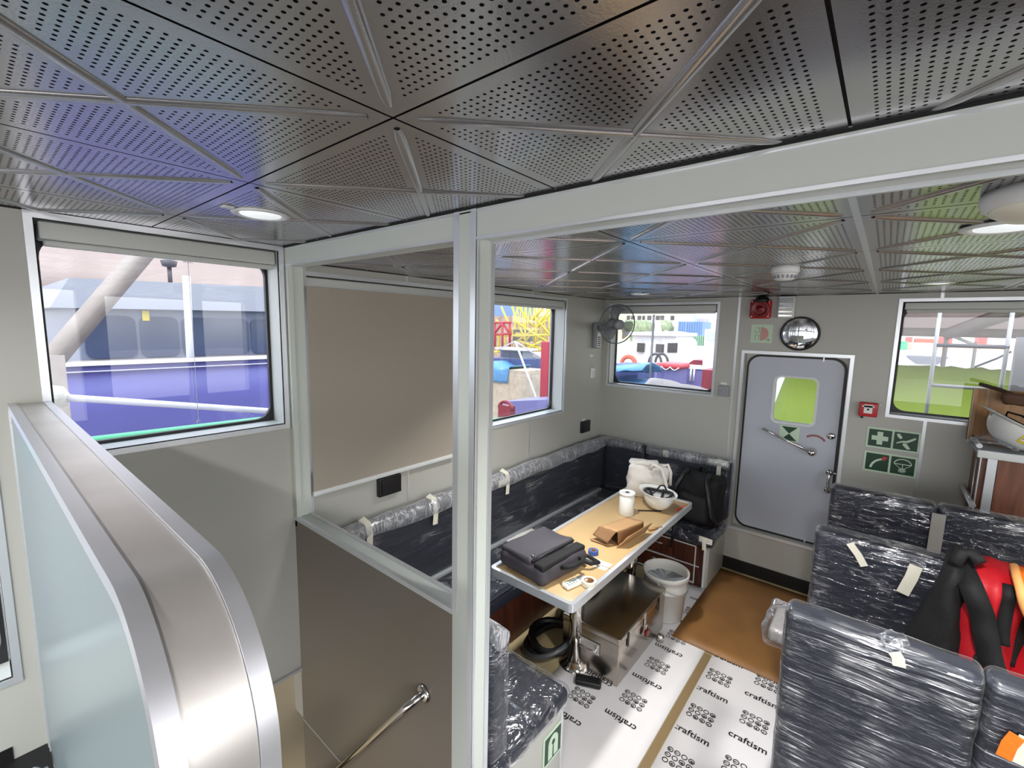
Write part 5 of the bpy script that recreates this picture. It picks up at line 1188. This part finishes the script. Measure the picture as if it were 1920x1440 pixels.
a = at(938, 752, 'Y', 7.4); b = at(1022, 745, 'Y', 7.4); mb = MB().prism([(a.x, GZ), (b.x+.5, GZ), (b.x+.5, b.z+.03), (a.x+.1, a.z)], lambda u, v, w_: Vector((u, 7.4+w_, v)), .8); out('lavender_pontoon', mb, X['lav'], 'lavender-blue pontoon side below the red post', 'pontoon')
a = at(948, 766, 'Y', 6.4); mb = MB().tube([a+Vector((.16*math.cos(R(t)), 0, .13*math.sin(R(t)))) for t in range(0, 181, 15)], .03, 8); mb.box((a.x-.15, 6.36, GZ), (a.x+.15, 6.5, a.z+.06)); out('red_fairlead', mb, X['hullr'], 'small dark red mooring fitting at the bottom of the crane window', 'fairlead')
# fourth window: workboat and harbour
y = 22
q = lambda px, py, yy=y: at(px, py, 'Y', yy)
r = thing('white_workboat', 'white workboat with a tall cabin and dark windows', 'boat', (q(1230, 690).x, y, GZ))
a, b = q(1186, 628), q(1240, 692); c1, c2 = q(1240, 640), q(1276, 692)
obj('cabin', MB().box((a.x, y, b.z-.4), (b.x, y+2.5, a.z)), X['hullw'], r); obj('fore_cabin', MB().prism([(b.x, c2.z-.4), (c2.x, c2.z-.4), (c2.x-.05, c1.z), (c1.x+.5, c1.z+.45), (b.x, c1.z+.5)], lambda u, v, w_: Vector((u, y-.1+w_, v)), 2.4), X['hullw'], r)
obj('roof', MB().box((a.x-.3, y-.3, a.z), (q(1272, 630).x, y+2.8, a.z+.16)), X['hullw'], r); obj('roof_box', MB().box((q(1204, 620).x, y+.3, a.z+.16), (q(1240, 620).x, y+1.8, q(1220, 622).z)), X['hullw'], r)
for p0, p1 in (((1197, 643), (1209, 660)), ((1232, 645), (1246, 661)), ((1254, 643), (1259, 661)), ((1261, 643), (1265, 661)), ((1267, 643), (1271, 661))):
    u, v = q(*p0), q(*p1); obj('cabin_window', MB().box((u.x, y-.14, v.z), (v.x, y-.03, u.z)), X['wdark'], r)
obj('mast', MB().tube([q(1238, 628), q(1233, 606)], .12, 11).box((q(1231, 612).x, y, q(1240, 608).z), (q(1246, 612).x, y+.2, q(1240, 606).z)), X['hullw'], r)
obj('radar', MB().lathe([(0, -.2), (.2, -.1), (.2, .1), (0, .2)], q(1248, 627), 16), X['hullw'], r)
obj('hull', MB().box((q(1165, 700).x, y-.3, GZ), (q(1290, 700).x, y+2.6, q(1230, 690).z)), X['tarpd'], r)
obj('life_ring', MB().tube([q(1186, 681)+Vector((.36*math.cos(R(t)), -.5, .36*math.sin(R(t)))) for t in range(0, 360, 20)], .11, 8, closed=True), X['orange'], r)
mb = MB()
for k in range(2): c = q(1246+12*k, 678); mb.tube([c+Vector((.30*math.cos(R(t)), -1.2, .42*math.sin(R(t)))) for t in range(0, 181, 15)], .06, 6)
obj('hoop', mb, X['wdark'], r)
y2 = 15.4; q2 = lambda px, py: at(px, py, 'Y', y2)
r = thing('red_rescue_boat', 'bright red rescue boat resting before the white workboat', 'boat', (q2(1250, 690).x, y2, GZ))
a, b = q2(1226, 680), q2(1273, 695)
obj('tube_hull', MB().rbox((a.x, y2, b.z), (b.x, y2+1.2, a.z), .14, (4, 2, 1)), X['raft'], r); obj('cradle', MB().box((a.x+.1, y2+.1, GZ), (b.x-.1, y2+1.1, b.z+.02)), X['lav'], r)
obj('grab_line', MB().tube([Vector((a.x+(b.x-a.x)*k/12, y2-.03, b.z+.10-.10*abs(math.sin(k/12*PI*3)))) for k in range(13)], .02, 6), X['hullw'], r)
y2 = 17; a, b = q2(1268, 690), q2(1335, 716)
r = thing('lavender_barge', 'lavender-blue barge side with white ropes beside the rescue boat', 'barge', ((a.x+b.x)/2, y2, GZ))
obj('side', MB().box((a.x-.9, y2+.2, GZ), (b.x+.3, y2+1.3, a.z)), X['lav'], r); obj('white_edge', MB().box((a.x-.9, y2+.15, a.z), (b.x+.3, y2+1.3, a.z+.07)), X['hullw'], r)
mb = MB(); 
for px in (1258, 1275, 1296, 1302): mb.tube([at(px, 690, 'Y', y2+.1), at(px+9 if px < 1290 else px-2, 714, 'Y', y2+.05)], .035, 6)
obj('rope', mb, X['hullw'], r)
a, b = at(1286, 674, 'Y', 20), at(1322, 690, 'Y', 20); mb = MB().prism([(a.x-1.2, GZ), (b.x, GZ), (b.x, a.z), (b.x-.5, a.z), (a.x, a.z-.25), (a.x-1.2, a.z-.4)], lambda u, v, w_: Vector((u, 20+w_, v)), 1); out('dark_red_boat', mb, X['hullr'], 'dark red boat bow behind the lavender barge', 'boat')
a, b = at(1317, 693, 'Y', 15), at(1338, 712, 'Y', 15); mb = MB().box((a.x, 15, GZ), (b.x+.6, 16, a.z)); out('red_hull_block', mb, X['hullr'], 'dark red hull end at the right edge of the fan-side window', 'hull')
a, b = at(1322, 617, 'Y', 18.5), at(1350, 690, 'Y', 18.5)
r = thing('white_cabin_boat', 'white cabin with square window at the right edge of the fan-side window', 'boat', (a.x+1, 19, GZ))
obj('cabin', MB().box((a.x, 18.5, GZ), (a.x+2.5, 20.5, a.z)), X['hullw'], r); u, v = at(1326, 621, 'Y', 18.5), at(1342, 639, 'Y', 18.5); obj('cabin_window', MB().prism(rrect(u.x, v.z, v.x, u.z, .08), FB(18.47), .04), P('cabin_glass', (176, 180, 176), .2), r)
# blue tarp covered boat
a, b = at(1165, 692, 'Y', 12), at(1202, 716, 'Y', 12); mb = MB().grid(lambda u, v: Vector((a.x-1+(b.x-a.x+1)*u, 12+1.6*v, b.z-.1+(a.z-b.z+.30)*math.sin(PI*min(1, .25+v*.6))*(.6+.4*u)+.06*nz((u*5, v*4, 2)))), 14, 10, th=.03)
mb.box((a.x-1, 12.05, GZ), (b.x-.02, 13.5, b.z-.08)); out('blue_tarp_boat', mb, X['tarp'], 'boat under a bright blue tarpaulin at the lower left of the fan-side window', 'boat')
a, b = at(1168, 690, 'Y', 13.7), at(1196, 695, 'Y', 13.7); mb = MB().box((a.x-.5, 13.7, GZ), (b.x, 15, a.z+.1)); out('navy_block', mb, X['tarpd'], 'navy tarp bundle behind the blue tarpaulin boat', 'tarp')
# rolled white sheet on the fore deck just outside the sill
mb = MB().grid(lambda u, v: Vector((-1.95+1.0*u, 4.55+.42*v, 1.44+.075*u*(0)+.10*math.sin(PI*v)+.035*nz((u*6, v*4, 3))-.10*u)), 20, 8, th=.02); mb.box((-1.95, 4.60, .25), (-.98, 4.90, 1.30))
out('rolled_sheet', mb, P('grey_white_sheet', (206, 196, 190), .7, bump=.6, bscale=12), 'crumpled off-white sheet heaped outside the fan-side window sill', 'sheet')
mb = MB().tube([at(1226, 590, 'Y', 5.2), Vector((at(1226, 590, 'Y', 5.2).x, 5.2, .25))], .014, 8); out('thin_pole', mb, X['raild'], 'thin dark upright pole outside the fan-side window', 'pole')
# far shore
yf = 55; a, b = at(1168, 585, 'Y', yf), at(1268, 622, 'Y', yf)
r = thing('cream_building', 'long cream building with a row of dark windows across the harbour', 'building', ((a.x+b.x)/2, yf, GZ))
obj('wall', MB().box((a.x-6, yf, GZ), (b.x, yf+6, a.z+4)), X['cream'], r)
for k, (p0, p1) in enumerate(((1176, 1181), (1184, 1190), (1196, 1202), (1205, 1209), (1214, 1221), (1230, 1237), (1239, 1245), (1258, 1264))):
    u, v = at(p0, 592, 'Y', yf), at(p1, 600, 'Y', yf); obj('window', MB().box((u.x, yf-.08, v.z), (v.x, yf+.02, u.z)), X['wdark'], r)
obj('ledge', MB().box((a.x-6, yf-.5, at(1200, 604, 'Y', yf).z-.15), (b.x-1.2, yf, at(1200, 604, 'Y', yf).z+.15)), X['hullw'], r)
for k, px in enumerate((1185, 1203, 1212, 1250)):
    c = at(px, 614, 'Y', 44+1.9*k); mb = MB().lathe([(.0, -.9), (.6, -.6), (.85, 0), (.6, .6), (0, .8)], c, 14, disp=lambda p_: p_*(.45*nz(p_*1.5))); mb.tube([(c.x, c.y, GZ), (c.x, c.y, c.z-.6)], .2, 6)
    out('tree', mb, X['tree'], ['olive tree before the cream building, leftmost of its row', 'olive tree before the cream building, behind the workboat mast side', 'olive tree before the cream building beside the workboat roof', 'olive tree at the right end of the cream building'][k], 'tree', 'trees before the cream building')
for (p0, p1, y_, lab, m_) in (((1268, 588), (1292, 618), 62, 'pale blue tall container stack beside the cream building', P('pale_blue', (150, 178, 224), .6)), ((1272, 603), (1316, 625), 48, 'long blue shipping container above the green fence', X['bluec']), ((1300, 597), (1330, 622), 66, 'pale lavender container behind the blue one', P('pale_lav', (190, 186, 226), .6))):
    u, v = at(*p0, 'Y', y_), at(*p1, 'Y', y_); mb = MB().box((u.x, y_, GZ), (v.x, y_+3, u.z))
    for k in range(10): xx = u.x+(v.x-u.x)*(k+.5)/10; mb.box((xx-.06, y_-.06, v.z), (xx+.06, y_, u.z))
    out('shipping_container', mb, m_, lab, 'container')
u, v = at(1262, 628, 'Y', 42), at(1324, 645, 'Y', 42); mb = MB().box((u.x, 42, GZ), (v.x, 42.2, u.z))
for k in range(16): xx = u.x+(v.x-u.x)*k/16; mb.box((xx, 41.9, GZ), (xx+.12, 42, u.z))
out('green_fence', mb, X['greenf'], 'pale green hoarding below the blue container', 'fence')
u, v = at(1262, 648, 'Y', 36), at(1350, 690, 'Y', 36); mb = MB().grid(lambda s_, t: Vector((u.x-4+(v.x-u.x+10)*s_, 33+6*t, GZ+(u.z-GZ)*math.sin(PI*min(1, t*.55+.05))*(.55+.45*math.sin(PI*(.2+.6*s_)))+.15*nz((s_*6, t*6, 0)))), 16, 10); out('sand_heap', mb, X['sand'], 'pale sandy bank below the green hoarding', 'bank')
u = at(1168, 640, 'Y', 40); mb = MB().box((u.x-6, 40, GZ), (at(1262, 640, 'Y', 40).x, 41, u.z)); out('pale_green_bank', mb, P('pale_green', (206, 218, 180), .9), 'pale green bank behind the white workboat', 'bank')

# foredeck: lime tarp, railing, awning
mb = MB()
def tarp(u, v):
    x_ = -.93+5.0*u; y_ = 4.75+3.4*v; h_ = 1.60-.0*v
    rise = min(1, v/.62); pk = math.exp(-((x_-.70)/.9)**2)
    z_ = .28+(1.66-.28)*(rise**.55)+.05*pk*rise-.30*max(0, v-.7)+.03*nz((x_*2, y_*1.3, 0))+.02*math.sin(9*math.atan2(x_-.7, max(.1, 7.2-y_)))*rise
    return Vector((x_, y_, z_*min(1, 1+0*u)))
mb.grid(tarp, 40, 26, th=.02); out('lime_tarpaulin', mb, X['lime'], 'lime green tarpaulin spread over the fore deck outside the door and right window', 'tarpaulin')
mb = MB().box((-1.05, 5.6, .25), (3.9, 8.0, .9)); out('deck_hatch', mb, X['grey'], 'grey deck hatch under the lime tarpaulin', 'hatch')
r = thing('deck_railing', 'pale steel railing outside the right window', 'railing', (.4, 5.0, .25))
yr = 4.85; q = lambda px, py: at(px, py, 'Y', yr)
for p0 in ((1762, 590), (1898, 590)): a = q(*p0); obj('post', MB().tube([(a.x, yr, .25), (a.x, yr, a.z+.8)], .013, 10), X['rail'], r)
a, b = q(1756, 647), q(1892, 653); obj('handrail', MB().tube([a, (b.x, yr, a.z)], .015, 10), X['raild'], r)
a, b = q(1748, 722), q(1884, 728); obj('cross_rail', MB().tube([a, (b.x, yr, a.z)], .014, 10), X['rail'], r)
mb = MB().grid(lambda u, v: Vector((-3+9*u, 5.0+11*v, 3.45-1.32*v-.10*math.sin(PI*2*u)**2)), 20, 10, th=.02)
for x_ in (-2.9, 5.9): mb.tube([(x_, 5.1, GZ), (x_, 5.1, 3.5)], .05, 8); mb.tube([(x_, 15.9, GZ), (x_, 15.9, 2.1)], .05, 8)
out('deck_awning', mb, X['awn'], 'beige awning stretched over the fore deck', 'awning')
A, B = at(1776, 626, 'Y', 10), at(1925, 575, 'Y', 8)
r = thing('awning_truss', 'brown slanting awning beam seen through the right window', 'beam', (A.x, 10, GZ))
obj('beam', MB().tube([A, B], .10, 4), X['beam'], r); obj('post', MB().tube([A, (A.x, 10, GZ)], .03, 8), X['rail'], r); obj('cross_beam', MB().tube([(-.6, 10.1, A.z+.02), (A.x+6, 10.1, A.z+.02)], .07, 4), X['beam'], r); obj('stay', MB().tube([A, at(1840, 652, 'Y', 10)], .025, 6), X['hullw'], r)
y = 18; q = lambda px, py: at(px, py, 'Y', y)
a, b = q(1680, 656), q(1925, 690)
r = thing('white_ship', 'white ship hull band beyond the lime tarpaulin', 'ship', ((a.x+b.x)/2, y, GZ))
obj('hull', MB().box((a.x-2, y, GZ), (b.x+4, y+3, a.z)), X['hullw'], r); obj('rust_band', MB().box((a.x-2, y+.4, a.z), (b.x+4, y+3, q(1700, 642).z)), P('faded_red_deck', (206, 160, 146), .8, var=.2, vscale=2), r)
mb = MB(); 
for k in range(5): u = q(1700+4*k, 669+3*k); mb.box((u.x, y-.03, u.z), (u.x+.9-.1*k, y, u.z+.05))
obj('hull_marks', mb, X['sup'], r)
for k, (p0, p1, m_) in enumerate(((1700, 1712, 'red'), (1766, 1790, 'red'), (1842, 1858, 'red'))): u, v = q(p0, 632), q(p1, 641); obj('deck_cargo', MB().box((u.x, y+.6, v.z-.2), (v.x, y+1.4, u.z)), P('coral_red', (232, 90, 84), .7), r)
u, v = q(1718, 635), q(1755, 643); obj('deck_cargo', MB().box((u.x, y+.5, v.z-.2), (v.x, y+1.4, u.z)), X['orange'], r)
u, v = q(1686, 640), q(1692, 656); obj('deck_cargo', MB().box((u.x-.1, y+.2, v.z), (v.x+.1, y+.5, u.z)), X['green'], r)
a, b = at(1908, 632, 'Y', 4.75), at(1975, 740, 'Y', 4.75); mb = MB().box((a.x, 4.72, .25), (a.x+.6, 4.8, a.z)); out('grey_board', mb, X['grey'], 'grey board standing outside at the right edge of the right window', 'board')
A = at(1823, 690, 'Y', 7.4)
r = thing('tarp_pole', 'thin pole with ropes holding up the lime tarpaulin', 'pole', (A.x, 7.4, .25))
obj('pole', MB().tube([(A.x, 7.4, .92), (A.x, 7.4, A.z+.30)], .015, 8), X['rail'], r); obj('rope', MB().tube([A, at(1870, 672, 'Y', 7.6), at(1895, 660, 'Y', 7.8)], .012, 6), X['raild'], r)

# ------------------------------------------------------------------ lamps that are on, and added fill lamps
def lamp(name, loc, size, en, col=(1, .98, .95), spread=100):
    l = bpy.data.lights.new(name, 'AREA'); l.shape = 'DISK'; l.size = size; l.energy = en; l.color = col; l.spread = R(spread)
    o = bpy.data.objects.new(name, l); link(o); o.location = loc; return o
lamp('dome_lamp_light', (.235, 1.36, ZC2-.075), .18, 17, spread=140)
lamp('added_fill_light', (-1.35, 2.3, ZC2-.02), .12, 8)  # added lamp with no fitting above it, brightens the table
for x_, y_ in ((.12, -.7), (-1.2, -.7)): lamp('added_fill_light', (x_, y_, ZC1-.02), .12, 14, spread=160)  # added lamps behind the camera, lift the header and post
lamp('stair_lamp_light', (-1.6, .6, -.2), .2, 4, (1, .9, .72), 180)
